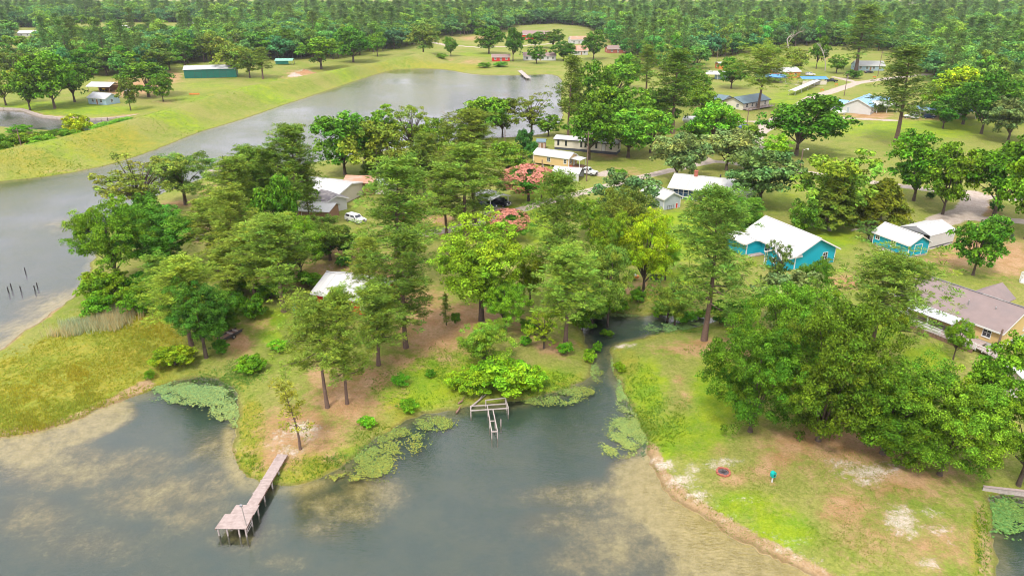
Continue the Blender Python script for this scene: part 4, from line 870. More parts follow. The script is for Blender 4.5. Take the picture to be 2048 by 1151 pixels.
# ---------------------------------------------------------------- grass, weeds, reeds, floating leaves (nobody could count them)
def in_blob(rng, cx, cy, rx, ry, n):
    c = G(cx, cy); ax = G(cx+rx, cy)-c; ay = (G(cx, cy-ry)-G(cx, cy+ry))*.5
    r = np.sqrt(rng.random(n))*np.where(rng.random(n) < .55, 1.0, rng.uniform(.6, 1.45, n)); t = rng.uniform(0, 6.283, n); return c+np.outer(r*np.cos(t), ax)+np.outer(r*np.sin(t), ay)
def tufts(name, spots, hgt, blades, wid, base, label, cat, huev=.35, water_ok=False, lean=.5, seed=1):
    rng = np.random.default_rng(seed); P = np.concatenate([in_blob(rng, *s) for s in spots])
    S = np.array([shore(x, y) for x, y in P]); P = P[(S > (-1.2 if water_ok else .15)) & (wob(P, .5, seed)+.7*wob(P, 1.7, seed+1)+rng.normal(0, .5, len(P)) > -.35)]
    Z = np.array([max(gz(x, y), -.05) for x, y in P]); n = len(P); ci = np.repeat(np.arange(n), blades); m = len(ci)
    patch = wob(P, .35, 2.0)
    b = np.column_stack((P[ci]+rng.normal(0, .10, (m, 2)), Z[ci]-.03)); h = hgt*rng.uniform(.5, 1.3, (m, 1))*(1+.3*patch[ci][:, None])
    d = np.column_stack((rng.normal(0, lean, (m, 2)), np.ones(m))); d = unit(d)*h
    sdv = unit(np.column_stack((rng.normal(size=(m, 2)), np.zeros(m))))*wid*rng.uniform(.6, 1.4, (m, 1))
    V = np.stack((b-sdv, b+sdv, b+d), 1).reshape(-1, 3); F = np.arange(m*3).reshape(-1, 3)
    cols = np.repeat(tint_cols(base, np.clip(.5*patch[ci]+rng.normal(0, huev, m), -.6, 1.2), rng.uniform(.65, 1.3, m)), 3, 0)
    o = link(name, crown_mesh(name, V, F, cols, 'grass_blade')); return tag(o, label, cat, kind='stuff')
tufts('meadow_grass', [(60,790,150,80,5200),(200,715,140,75,5200),(240,660,110,45,2600),(320,700,55,45,1500),(0,850,80,30,1200),(120,815,120,40,2600)], .26, 5, .045, (0.34, 0.36, 0.040), 'tall yellowish meadow grass on the left point', 'grass', seed=3)
tufts('bank_grass', [(505,850,26,70,500),(492,935,36,40,500),(560,960,60,14,500),(640,940,90,28,1200),(760,880,60,40,900),(850,770,110,40,1700),(900,720,70,30,900),(1110,765,80,24,1200),(1270,780,50,60,1200),(1310,840,60,50,1100),(1290,600,120,18,1000),(1965,1080,16,80,600),(1395,700,30,10,200)], .20, 5, .04, (0.24, 0.38, 0.03), 'long bright green grass along the lake banks', 'grass', seed=4)
tufts('embankment_grass', [(120,300,230,20,1600),(300,260,140,18,1200),(470,205,130,18,1000),(100,340,110,14,900),(650,160,100,14,600)], .26, 5, .08, (0.26, 0.38, 0.035), 'rough grass on the slopes of the embankment', 'grass', seed=5)
tufts('cattail_reeds', [(180,655,70,14,900),(235,640,40,14,600),(130,668,40,8,300)], 1.2, 4, .035, (0.46, 0.47, 0.26), 'pale dead reeds standing at the meadow edge', 'reeds', lean=.12, seed=6)
tufts('marsh_weeds', [(430,760,70,30,1500),(480,740,50,24,900),(400,790,60,16,500),(740,905,30,26,500),(690,915,40,14,300),(1275,820,50,60,1000),(1330,830,60,40,700),(1270,880,26,24,500),(1220,610,60,14,500),(1340,655,70,8,400),(2025,1020,36,30,1200),(1110,775,60,18,700)], .15, 6, .07, (0.20, 0.40, 0.06), 'low broad leaved marsh weeds at the water edge', 'weeds', water_ok=True, lean=.9, seed=7)
tufts('lawn_grass', [(1420,770,110,90,4500),(1400,930,110,70,4000),(1560,1030,150,80,6000),(1780,1050,170,80,5000),(1640,950,150,50,3000),(1850,720,80,40,1200),(860,740,120,60,2500),(640,860,110,60,1500),(560,660,60,40,900)], .10, 4, .035, (0.23, 0.33, 0.030), 'short uneven grass and weeds of the lake lawns', 'grass', seed=9)
def pads(name, spots, r, base, label, seed, z=.012):
    rng = np.random.default_rng(seed); P = np.concatenate([in_blob(rng, *s) for s in spots])
    P = P[np.array([shore(x, y) < .1 for x, y in P])]; P = P[wob(P, .8, 1.0)+.8*wob(P, 2.4, 2.0)+rng.normal(0, .35, len(P)) > -.35]; n = len(P)
    a = np.arange(6)/6*6.283; R_ = r*rng.uniform(.6, 1.35, n)
    ring = np.stack((np.cos(a), np.sin(a)), 1)
    V = np.concatenate((P[:, None, :]+ring[None]*R_[:, None, None], np.broadcast_to(z+rng.uniform(0, .07, (n, 1, 1)), (n, 6, 1))+rng.uniform(-.02, .05, (n, 6, 1))), 2).reshape(-1, 3)
    F = np.arange(n*6).reshape(-1, 6)
    cols = np.repeat(tint_cols(base, np.clip(.6*wob(P, .25, 5.0)+rng.normal(0, .3, n), -.6, 1.4), rng.uniform(.7, 1.3, n)), 6, 0)
    return tag(link(name, crown_mesh(name, V, F, cols, 'leaf')), label, 'lily pads', kind='stuff')
pads('lily_pads', [(400,782,80,20,4600),(450,812,30,20,1600),(350,768,50,12,1500),(470,830,20,16,700)], .09, (0.22, 0.33, 0.11), 'green lily pads floating in the cove by the meadow', 1)
pads('water_weed', [(745,915,40,30,3000),(800,872,46,26,3000),(870,838,36,14,1500),(690,945,30,8,700),(1100,792,60,10,2000),(1150,775,40,10,1200),(1195,742,14,14,400)], .075, (0.21, 0.27, 0.06), 'yellow green water weed floating along the peninsula', 2)
pads('creek_pads', [(1258,850,40,40,4000),(1240,885,34,18,1700),(1250,775,16,40,1900),(1230,715,8,22,700),(1190,735,8,16,400),(1340,648,50,9,2000),(1390,645,34,8,1200),(1250,622,60,5,700)], .075, (0.22, 0.31, 0.09), 'floating pads and weed crowding the creek', 3)
pads('pond_pads', [(2020,1020,50,36,2600)], .11, (0.17, 0.27, 0.06), 'dense floating weed below the wooden bulkhead', 4)

# ================================================================ buildings
def slopes(L, Wd, h, rise, ov, ro, oe):
    """the two roof slopes as (eave, ridge) lines in y,z"""
    out = []
    for s in (-1, 1):
        run = Wd/2-s*ro; k = rise/run; out.append((s*(Wd/2+ov), h-k*ov, ro, h+rise))
    return out
def block(root, L, Wd, h, rise, wm, rm, off=(0, 0), rot=0.0, ov=.4, oe=.35, ro=0.0, z0=0.0, panels=0, wall=True, th=.09, trim=None, corner=None, skirt=None):
    """one gabled volume: wall, roof (> ridge_cap, panels), trim boards"""
    M = rot2(rot, off)
    x, y = L/2, Wd/2
    if wall:
        mb = MB(M); zb = z0
        for pts in ([(-x,-y,zb),(x,-y,zb),(x,-y,h),(-x,-y,h)], [(x,y,zb),(-x,y,zb),(-x,y,h),(x,y,h)], [(x,-y,zb),(x,y,zb),(x,y,h),(x,ro,h+rise),(x,-y,h)], [(-x,y,zb),(-x,-y,zb),(-x,-y,h),(-x,ro,h+rise),(-x,y,h)]): mb.poly(pts)
        mb.build('wall', wm, root)
    if skirt: MB(M).box(-x+.03, -y+.03, -.3, x-.03, y-.03, z0+.02).build('foundation', skirt, root)
    top = MB(M); n_ = 0.03
    rc = None
    S = slopes(L, Wd, h, rise, ov, ro, oe); xe = x+oe
    def slab(mb, xa, xb, e, lift=0.02, t=th):
        ye, ze, yr, zr = e; b = [(xa, ye, ze+lift), (xb, ye, ze+lift), (xb, yr, zr+lift), (xa, yr, zr+lift)]
        if ye > yr: b = [b[3], b[2], b[1], b[0]]
        return mb.hexa(b, [(q[0], q[1], q[2]+t) for q in b])
    if panels:
        cap = MB(M); zr = h+rise
        cap.prism([(-.0, 0)]*0 or [(-xe, zr+.09), (xe, zr+.09), (xe, zr+.17), (-xe, zr+.17)], ro-.14, ro+.14)
        rc = cap.build('roof', rm, root)
        for e in S:
            w = 2*xe/panels
            for k in range(panels):
                xa = -xe+k*w; slab(MB(M), xa+.015, xa+w-.015, e, .02+.012*(k % 2), .085).build('roof_panel', rm, rc)
    else:
        for e in S: slab(top, -xe, xe, e)
        rc = top.build('roof', rm, root)
    if trim:                                              # rake boards and fascia
        for e, nm in ((S[0], 'fascia'), (S[1], 'fascia')):
            ye, ze, yr, zr = e; s = 1 if ye > 0 else -1
            MB(M).box(-xe, min(ye, ye+s*.03), ze-.16, xe, max(ye, ye+s*.03), ze+.09).build(nm, trim, root)
        for s in (-1, 1):
            mb = MB(M)
            for ye, ze, yr, zr in S:
                xa, xb = (s*xe, s*(xe+.03)) if s > 0 else (s*(xe+.03), s*xe)
                b = [(xa, ye, ze-.16), (xb, ye, ze-.16), (xb, yr, zr-.16), (xa, yr, zr-.16)]
                if ye > yr: b = b[::-1]
                mb.hexa(b, [(q[0], q[1], q[2]+.24) for q in b])
            mb.build('rake_board', trim, root)
    if corner:
        for sx in (-1, 1):
            for sy in (-1, 1):
                MB(M).box(*sorted_box(sx*(x+.02), sx*(x-.14), sy*(y+.02), sy*(y-.14), z0, h-.02)).build('corner_board', corner, root)
    return rc
def sorted_box(x0, x1, y0, y1, z0, z1): return (min(x0, x1), min(y0, y1), z0, max(x0, x1), max(y0, y1), z1)
def opening(root, side, pos, z0, w, h, L, Wd, off=(0, 0), rot=0.0, name='window', frame='trim', glass='glass', mull=1, rail=1, fw=.09, door=None):
    """window or door let into a wall: frame mesh with its panes (and sill) as children"""
    base = {'f': ((0, -Wd/2), 0.0), 'b': ((0, Wd/2), math.pi), 'l': ((-L/2, 0), -math.pi/2), 'r': ((L/2, 0), math.pi/2)}[side]
    sgn = {'f': 1, 'b': -1, 'l': -1, 'r': 1}[side]
    M = rot2(rot, off) @ rot2(base[1], base[0]) @ Matrix.Translation((sgn*pos, 0, z0))
    f = MB(M)
    f.box(-w/2-fw, -.05, -fw, w/2+fw, -.005, 0).box(-w/2-fw, -.05, h, w/2+fw, -.005, h+fw).box(-w/2-fw, -.05, 0, -w/2, -.005, h).box(w/2, -.05, 0, w/2+fw, -.005, h)
    for k in range(1, mull+1): xk = -w/2+w*k/(mull+1); f.box(xk-.025, -.045, 0, xk+.025, -.005, h)
    for k in range(1, rail+1): zk = h*k/(rail+1); f.box(-w/2, -.044, zk-.025, w/2, -.005, zk+.025)
    o = f.build(name, frame, root)
    for i in range(mull+1):
        for j in range(rail+1):
            xa = -w/2+w*i/(mull+1)+.025*(i > 0); xb = -w/2+w*(i+1)/(mull+1)-.025*(i < mull); za = h*j/(rail+1)+.025*(j > 0); zb = h*(j+1)/(rail+1)-.025*(j < rail)
            MB(M).box(xa, -.025, za, xb, -.004, zb).build('pane' if door is None else 'door_leaf', glass if door is None else door, o)
    if name == 'window': MB(M).box(-w/2-fw-.04, -.11, -fw-.05, w/2+fw+.04, -.006, -fw).build('sill', frame, o)
    if door: MB(M).tube((w*.36, -.07, h*.47), (w*.36, -.02, h*.47), .035, n=6).build('handle', 'metal', o)
    return o
def pier(root, pts, h0, h1, s, mat, name='post'):
    for px_, py_ in pts: MB().box(px_-s/2, py_-s/2, h0, px_+s/2, py_+s/2, h1).build(name, mat, root)
def site(name, label, A, yaw, L, Wd, cat='house', px=True, group=None):
    a = G(A[0], A[1], .8) if px else np.array(A); y = R(yaw)
    c = a+np.array((math.cos(y)*L/2-math.sin(y)*Wd/2, math.sin(y)*L/2+math.cos(y)*Wd/2))
    return thing(name, label, cat, (c[0], c[1], gz(c[0], c[1])-.03), y, group)
def rail(root, p, q, z, h, mat, n):
    p = Vector(p); q = Vector(q)
    for k in range(n+1):
        c = p.lerp(q, k/n); MB().box(c.x-.05, c.y-.05, z, c.x+.05, c.y+.05, z+h).build('rail_post', mat, root)
    for zz in (h*.45, h-.05): MB().tube((p.x, p.y, z+zz), (q.x, q.y, z+zz), .045, n=4).build('rail', mat, root)

# turquoise house
h = site('turquoise_house', 'large turquoise house with long white metal roof and small front gable', (50.0, 117.2), 113, 13, 9.5, px=False)
h.location = (51.0, 123.2, gz(51, 123)-.03)
block(h, 13, 9.2, 2.9, 2.3, 'wall_turquoise', 'white_roof', ov=.55, oe=.6, panels=14, trim='trim', corner='trim')
block(h, 4, 3.6, 2.6, 1.0, 'wall_turquoise', 'white_roof', off=(-4.6, 5.6), rot=math.pi/2, ov=.35, oe=.3, panels=5, trim='trim', corner='trim')
block(h, 5.0, 3.8, 2.5, .5, 'wall_turquoise', 'white_roof', off=(4.6, 6.4), ov=.4, panels=5, trim='trim')
opening(h, 'r', 0, 1.1, .8, .8, 4, 3.6, (-4.6, 5.6), math.pi/2)
opening(h, 'l', -2.2, 1.0, 1.0, 1.2, 13, 9.2); opening(h, 'b', 0.4, 1.0, 1.2, 1.2, 13, 9.2)
MB().box(1.0, 4.62, .1, 4.6, 8.2, .28).build('porch_floor', 'deck_wood', h); pier(h, ((-2.4, 7.6), (2.0, 8.0)), 0, 2.5, .14, 'trim')
MB().box(-6.75, -3.3, .3, -6.52, -2.5, 1.0).build('air_conditioner', 'metal', h)
# turquoise cottage
h = site('turquoise_cottage', 'small turquoise cottage with white trim and white steps', (69.2, 128.8), -68, 8.0, 5.0, px=False)
block(h, 8.0, 5.0, 2.7, 1.35, 'wall_turquoise', 'white_roof', z0=.35, ov=.35, oe=.3, panels=9, trim='trim', corner='trim', skirt='stone')
opening(h, 'f', -3.0, 1.5, .8, .8, 8, 5); opening(h, 'f', .6, 1.2, .9, 1.1, 8, 5)
opening(h, 'r', -.2, .45, 1.7, 1.9, 8, 5, name='door', mull=0, rail=0, door='wall_turquoise', fw=.12)
opening(h, 'l', 0, .45, .9, 2.0, 8, 5, name='door', mull=0, rail=0, door='trim')
MB().box(-5.4, -1.4, .2, -4.03, 1.0, .38).build('landing', 'grey_wood', h)
for k in range(3): MB().box(-5.4-.3*(k+1), -1.2, 0, -5.41-.3*k, .8, .27-.09*k).build('step', 'grey_wood', h)
rail(h, (-5.35, -1.35), (-4.1, -1.35), .38, .95, 'trim', 3); rail(h, (-6.2, -1.25), (-5.4, -1.35), .1, .95, 'trim', 2)
MB().box(-1.0, -4.2, .2, 2.4, -2.55, .36).build('side_deck', 'grey_wood', h)
# white carport
h = site('metal_carport', 'white metal carport with boxed sides and open gable beside the turquoise cottage', (78.2, 125.7), 28, 7.8, 6.2, 'carport', px=False)
block(h, 7.8, 6.2, 2.75, 1.0, None, 'white_roof', wall=False, ov=.08, oe=.1, panels=8)
for s in (-1, 1):
    for k in range(9): MB().box(-3.85, s*3.1-.02-.006*(k % 2), .45+k*.255, 3.85, s*3.1+.02+.006*(k % 2), .45+(k+1)*.255-.012).build('side_sheet', 'white_roof', h)
for x_ in (-3.8, -1.3, 1.3, 3.8): pier(h, ((x_, -3.02), (x_, 3.02)), 0, 2.7, .09, 'metal')
for y_ in (-2.0, -1.0, 0, 1.0, 2.0): MB().box(3.78, y_-.5, 0, 3.82, y_+.49, 3.75-abs(y_)*.32-.16).build('end_sheet', 'white_roof', h)
MB().prism([(-3.05, 0)]*0 or [(-3.0, 2.72), (3.0, 2.72), (0, 3.68)], -3.86, -3.82).build('gable_frame', 'metal', h).rotation_euler = (0, 0, -math.pi/2)
MB().box(-3.8, -3.2, -.2, 3.8, 3.2, .05).build('slab', 'concrete', h)
MB().box(-1.6, -.8, .2, 1.8, 1.0, 1.1).box(-1.2, -.6, 1.1, .8, .8, 1.5).build('stored_goods', 'dark_metal', h)
# big brown shingle house with deck
h = site('shingle_house', 'tan house with wide brown shingle roof and wooden deck', (58.2, 99.8), -58, 16, 10, px=False)
block(h, 16, 10, 3.0, 2.1, 'wall_gold', 'shingle', ov=.5, oe=.4, trim='trim', z0=.7, skirt='wall_white')
block(h, 6, 4.0, 3.0, 1.5, 'wall_gold', 'shingle', off=(1.0, 5.2), rot=math.pi/2, ov=.4, oe=.4)
MB().box(-8.4, -.16, 5.16, 8.4, .16, 5.27).build('ridge_cap', 'shingle_dark', h)
for x_, y_, in ((2.0, -2.8), (5.2, -1.9), (-2.2, -2.0)): MB().tube((x_, y_, 3.6), (x_, y_, 4.75), .09, n=8).build('vent_pipe', 'metal', h)
for p_, w_ in ((6.2, 1.0), (-5.6, 1.1)): opening(h, 'f', p_, 1.4, w_, 1.2, 16, 10)
opening(h, 'f', 3.4, .8, 1.0, 2.0, 16, 10, name='door', mull=0, rail=0, door='trim'); opening(h, 'r', 1.8, 1.5, 1.0, 1.1, 16, 10)
pr = MB(); pr.hexa([(-3.8, -8.0, 2.55), (3.0, -8.0, 2.55), (3.0, -5.3, 2.85), (-3.8, -5.3, 2.85)], [(-3.8, -8.0, 2.62), (3.0, -8.0, 2.62), (3.0, -5.3, 2.92), (-3.8, -5.3, 2.92)]); pr.build('porch_roof', 'grey_roof', h)
pier(h, ((-3.6, -7.8), (-.5, -7.8), (2.8, -7.8)), .7, 2.55, .13, 'trim')
for k in range(44): MB().box(-4.4+k*.25, -8.6, .56, -4.4+k*.25+.236, -5.06, .62+.004*(k % 3)).build('deck_board', 'deck_wood', h)
for k in range(16): MB().box(6.65+k*.17, -8.0, .56-.028*k, 6.65+k*.17+.16, -6.6, .62-.028*k).build('ramp_board', 'deck_wood', h)
for k in range(20): MB().box(-4.4+k*.55, -8.66, 0, -4.4+k*.55+.5, -8.62, .5).build('lattice_panel', 'brown_wood', h)
rail(h, (-4.4, -8.55), (3.2, -8.55), .62, .95, 'trim', 6); rail(h, (4.6, -8.55), (6.6, -8.55), .62, .95, 'trim', 2); rail(h, (6.6, -8.1), (9.2, -8.1), .35, .9, 'trim', 3)
MB().box(-1.4, -8.45, .64, 1.6, -7.95, 1.1).box(-1.4, -8.45, 1.1, 1.6, -8.35, 1.5).build('built_in_bench', 'trim', h)
# beige shed at the right
h = site('beige_shed', 'beige sided shed with ribbed pale metal roof next to the tan house', (63.2, 79.6), 13, 9, 6.0, 'shed', px=False)
h.location = (65.3, 76.2, gz(65, 76)); h.rotation_euler = (0, 0, R(13))
block(h, 9, 6.0, 2.7, .95, 'wall_beige', 'pale_roof', ov=.25, oe=.3, panels=18)
for k in range(12): MB().prism([(-4.56, .05+k*.215), (-4.5, .05+k*.215), (-4.5, .05+k*.215+.2), (-4.53, .05+k*.215+.2)], -2.98, 2.98).build('siding_board', 'wall_beige', h)
for k in range(12): MB().box(-4.5, -3.04-.012*(k % 2), .05+k*.215, 4.5, -3.003, .05+k*.215+.205).build('siding_board', 'wall_beige', h)
for p_ in (-.9, .4): opening(h, 'l', p_, .6, .8, .6, 9.14, 6, mull=0, rail=0, glass='lamp')
# grey shed
h = site('grey_shed', 'light grey wooden shed with white corner trim beside the sunroom house', (33.6, 151.2), 118, 8, 4.7, 'shed', px=False)
h.location = (33.7, 155.9, gz(33.7, 155.9)-.03)
block(h, 8, 4.7, 2.7, 1.15, 'wall_grey', 'pale_roof', ov=.3, oe=.35, panels=8, trim='trim', corner='trim')
for k in range(12): MB().box(-4.03, -2.2+k*.37, .05, -4.004, -2.2+k*.37+.35, 2.65).build('siding_board', 'wall_grey', h)
opening(h, 'l', -1.3, 0.1, .5, 1.1, 8.08, 4.7, name='hatch', mull=0, rail=0, door='wall_red')
for k in range(4): MB().box(-4.75, .2+k*.55, 0, -4.70, .25+k*.55, 1.2).build('fence_post', 'dark_metal', h)
MB().box(-4.74, .2, .3, -4.71, 1.9, .36).box(-4.74, .2, 1.1, -4.71, 1.9, 1.16).build('fence_rail', 'dark_metal', h)
# sunroom house
h = site('sunroom_house', 'long house with pale metal roof, glazed sunroom and brick chimney', (36.8, 161.0), -24, 18, 8.4, px=False)
block(h, 18, 8.4, 2.8, 1.5, 'wall_white', 'pale_roof', ov=.7, oe=.5, ro=1.8, panels=18, trim='trim')
for k in range(7): opening(h, 'f', -7.6+k*1.15, .75, 1.0, 1.75, 18, 8.4, glass='glass_blue', mull=0, rail=1, fw=.07)
for k in range(7): opening(h, 'f', -7.6+k*1.15, .1, 1.0, .5, 18, 8.4, name='lower_window', glass='glass_blue', mull=0, rail=0, fw=.06)
opening(h, 'f', 1.6, .15, .95, 2.05, 18, 8.4, name='door', mull=0, rail=0, door='wall_grey'); opening(h, 'f', 4.6, 1.0, 1.1, 1.1, 18, 8.4); opening(h, 'f', 7.0, 1.0, 1.1, 1.1, 18, 8.4); opening(h, 'l', 1, 1.0, 1.1, 1.1, 18, 8.4)
MB().box(-4.7, 1.2, 3.2, -3.95, 1.9, 5.5).box(-4.78, 1.12, 5.5, -3.87, 1.98, 5.65).build('chimney', 'brick', h)
MB().tube((1.2, 2.1, 4), (1.2, 2.1, 5.0), .16, n=10).tube((1.2, 2.1, 5.0), (1.2, 2.1, 5.15), .26, .05, n=10).build('flue', 'dark_metal', h)
# tan tiny house
h = site('tan_cottage', 'narrow tan cottage on piers with grey metal roof and porch awning', (5.8, 194.2), -31, 11, 5.0, px=False)
block(h, 11, 5.0, 3.0, 1.0, 'wall_tan', 'grey_roof', z0=.55, ov=.25, oe=.2, panels=11, trim='trim', corner='trim')
pier(h, [(x_, y_) for x_ in (-5, -2.5, 0, 2.5, 5) for y_ in (-2.2, 2.2)], -.2, .6, .35, 'stone', 'pier')
opening(h, 'f', -.6, 1.5, .9, 1.0, 11, 5); opening(h, 'f', 4.4, 1.5, .7, 1.0, 11, 5); opening(h, 'r', -1.3, 1.5, .9, 1.1, 11, 5); opening(h, 'r', .7, .6, .9, 2.0, 11, 5, name='door', mull=0, rail=0, door='trim')
aw = MB(); aw.hexa([(5.6, -1.6, 2.75), (8.4, -1.6, 2.45), (8.4, 2.4, 2.45), (5.6, 2.4, 2.75)], [(5.6, -1.6, 2.82), (8.4, -1.6, 2.52), (8.4, 2.4, 2.52), (5.6, 2.4, 2.82)]); aw.build('awning', 'white_roof', h)
pier(h, ((8.2, -1.4), (8.2, 2.2)), 0, 2.45, .1, 'trim'); MB().box(5.56, -1.6, .2, 8.3, 2.4, .5).build('porch_floor', 'brown_wood', h)
MB().box(5.7, -2.3, .1, 6.3, -1.7, .9).build('cooler_box', 'paint_red', h)
# mobile home
h = site('mobile_home', 'long white mobile home with dark trim and dark skirting under the oaks', (12.7, 212.0), -22, 19, 4.8, px=False)
block(h, 19, 4.8, 3.2, .6, 'wall_cream', 'white_roof', z0=.75, ov=.3, oe=.4, trim='trim_dark', skirt='skirt_dark', panels=16)
for p_ in (-8.3, -5.9, -1.2, .1, 3.4, 7.8): opening(h, 'f', p_, 1.5, .45, 1.4, 19, 4.8, frame='trim_dark', mull=0, rail=0)
opening(h, 'f', 5.6, .8, .9, 2.0, 19, 4.8, name='door', mull=0, rail=0, door='trim', frame='trim_dark'); opening(h, 'r', 0, 1.5, 1.0, 1.2, 19, 4.8, frame='trim_dark')
# white carport by the tan cottage
h = site('low_carport', 'low closed white metal carport beside the white pickup', (1103, 358), -20, 7.2, 5.4, 'carport')
block(h, 7.2, 5.4, 1.9, .85, None, 'white_roof', wall=False, ov=.1, oe=.1, panels=8)
for s in (-1, 1): MB().box(-3.55, s*2.7-.02, .0, 3.55, s*2.7+.02, 1.9).build('side_sheet', 'white_roof', h)
MB().box(-3.57, -2.68, 0, -3.53, 2.68, 1.95).build('end_sheet', 'white_roof', h); pier(h, ((3.5, -2.6), (3.5, 2.6)), 0, 1.9, .09, 'metal'); MB().prism([(-2.65, 1.9), (2.65, 1.9), (0, 2.7)], -3.5, -3.46).build('gable_sheet', 'dark_metal', h).rotation_euler = (0, 0, math.pi/2)
# small huts near the mimosa
h = site('pink_shed', 'tiny pink walled shed with grey roof next to the bluish shrub', (1073, 299), -10, 2.6, 2.2, 'shed'); block(h, 2.6, 2.2, 2.1, .6, 'wall_pink', 'slate_roof', ov=.2, oe=.2); opening(h, 'f', .4, .1, .8, 1.7, 2.6, 2.2, name='door', mull=0, rail=0, door='wall_wood')
h = site('rust_hut', 'small hut with orange rusty roof and white lean to behind the pink mimosa', (1022, 352), -15, 5, 4, 'hut'); block(h, 5, 4, 2.2, .8, 'wall_cream', 'rust_roof', ov=.3)
block(h, 4, 2.6, 1.8, .35, 'wall_white', 'white_roof', off=(1.2, -3.4), ov=.3); opening(h, 'f', .4, .6, .8, .8, 4, 2.6, (1.2, -3.4))
# red house on the peninsula
h = site('red_house', 'red walled house with white metal roof among the peninsula pines', (-30.4, 100.8), -21, 10.4, 8.0, px=False)
block(h, 10.4, 8.0, 2.7, 1.5, 'wall_red', 'white_roof', ov=.7, oe=.6, panels=12, trim='trim')
for p_ in (-3.4, .2, 3.2): opening(h, 'f', p_, .9, .9, 1.2, 10.4, 8)
opening(h, 'r', 1.2, .1, .9, 2.0, 10.4, 8, name='door', mull=0, rail=0, door='wall_wood'); opening(h, 'r', -2.0, .9, .9, 1.1, 10.4, 8)
# white roofed house in the pine yard
h = site('white_roof_house', 'rambling white roofed house with dark shingled sunroom wing in the pines', (-52, 158.5), -20, 14, 11, px=False)
block(h, 14, 11, 2.8, 1.1, 'wall_cream', 'white_roof', ov=.5, panels=14, trim='trim')
block(h, 6.0, 5.0, 2.7, .9, 'wall_white', 'shingle_dark', off=(6.0, -7.4), rot=R(-27), ov=.5, oe=.4, trim='trim')
for k in range(4): opening(h, 'f', -2.0+k*1.1, 1.0, .85, 1.1, 6, 5, (6.0, -7.4), R(-27))
opening(h, 'r', -.9, .1, 1.1, 2.1, 6, 5, (6.0, -7.4), R(-27), name='door', mull=0, rail=0, door='trim_dark')
block(h, 7, 5, 2.9, .9, 'wall_wood', 'rust_roof', off=(5.5, 7.2), rot=R(12), ov=.4); block(h, 4, 4, 2.6, .7, 'wall_cream', 'grey_roof', off=(11, 8.5), ov=.3)
h = site('lean_shed', 'wooden shed with pale metal roof in front of the white roofed house', (-45.6, 143.6), -10, 7.4, 5.2, 'shed', px=False)
block(h, 7.4, 5.2, 2.3, .7, 'wall_wood', 'pale_roof', ov=.4, ro=1.2, panels=8); opening(h, 'f', -1.5, .1, 1.6, 1.9, 7.4, 5.2, name='door', mull=0, rail=0, door='brown_wood')
# open carport with two cars
h = site('open_carport', 'open carport with pale roof sheltering a dark blue car', (-8.8, 155.6), -48, 6.0, 5.6, 'carport', px=False)
block(h, 6.0, 5.6, 2.5, .6, None, 'pale_roof', wall=False, ov=.15, panels=6); pier(h, [(x_, y_) for x_ in (-2.8, 2.8) for y_ in (-2.6, 2.6)], 0, 2.5, .12, 'trim')
# blue roofed white house on the upper road
h = site('blue_roof_house', 'white house with blue metal roof and front gable on the mowed field', (123.2, 279.7), -38, 15, 10, px=False)
block(h, 16, 10, 3.0, 2.4, 'wall_white', 'blue_roof', off=(1.8, 3.0), rot=math.pi/2, ov=.4, oe=.5, panels=16, trim='trim'); block(h, 6, 8, 2.6, 1.1, 'wall_white', 'blue_roof', off=(-6.2, 0.4), ov=.4, panels=6, trim='trim')
block(h, 9, 7, 2.8, 1.6, 'wall_white', 'blue_roof', off=(4.2, 13.5), ov=.4, panels=9)
for k in range(3): opening(h, 'f', -1.7+k*1.4, .9, .9, 1.4, 6, 8, (-6.2, .4), frame='trim', glass='glass_blue')
opening(h, 'l', 3.0, .1, .9, 2.0, 16, 10, (1.8, 3.0), math.pi/2, name='door', mull=0, rail=0, door='wall_grey'); opening(h, 'f', -5.0, 1.0, 1.1, 1.1, 16, 10, (1.8, 3.0), math.pi/2)
h = site('porch_carport', 'white gabled carport attached beside the blue roofed white house', (1752, 228), 10, 9, 7, 'carport'); block(h, 9, 7, 2.8, 1.2, None, 'white_roof', wall=False, ov=.3, panels=9, trim='trim'); pier(h, [(x_, y_) for x_ in (-4.2, 0, 4.2) for y_ in (-3.2, 3.2)], 0, 2.8, .16, 'trim')
MB().box(-3.8, 0, 0, -1.0, 3.0, 1.5).build('stored_goods', 'wall_wood', h)
for A_, lb, L_2 in (((1838, 237), 'blue roofed carport right of the lone field pine', 11), ((1905, 240), 'blue roofed carport under the green oak', 9), ((1950, 226), 'bright blue roofed shed half hidden behind the field corner oak', 8)):
    h = site('blue_carport', lb, A_, 4, L_2, 6.5, 'carport'); block(h, L_2, 6.5, 2.7, 1.0, None, 'blue_roof' if A_[0] < 1940 else 'deep_blue_roof', wall=False, ov=.2, panels=L_2, trim='trim')
    pier(h, [(x_, y_) for x_ in (-L_2/2+.3, 0, L_2/2-.3) for y_ in (-3.1, 3.1)], 0, 2.7, .14, 'trim'); MB().box(-L_2/2+.4, 3.1, 0, L_2/2-.4, 3.18, 2.6).build('back_sheet', 'wall_white', h)
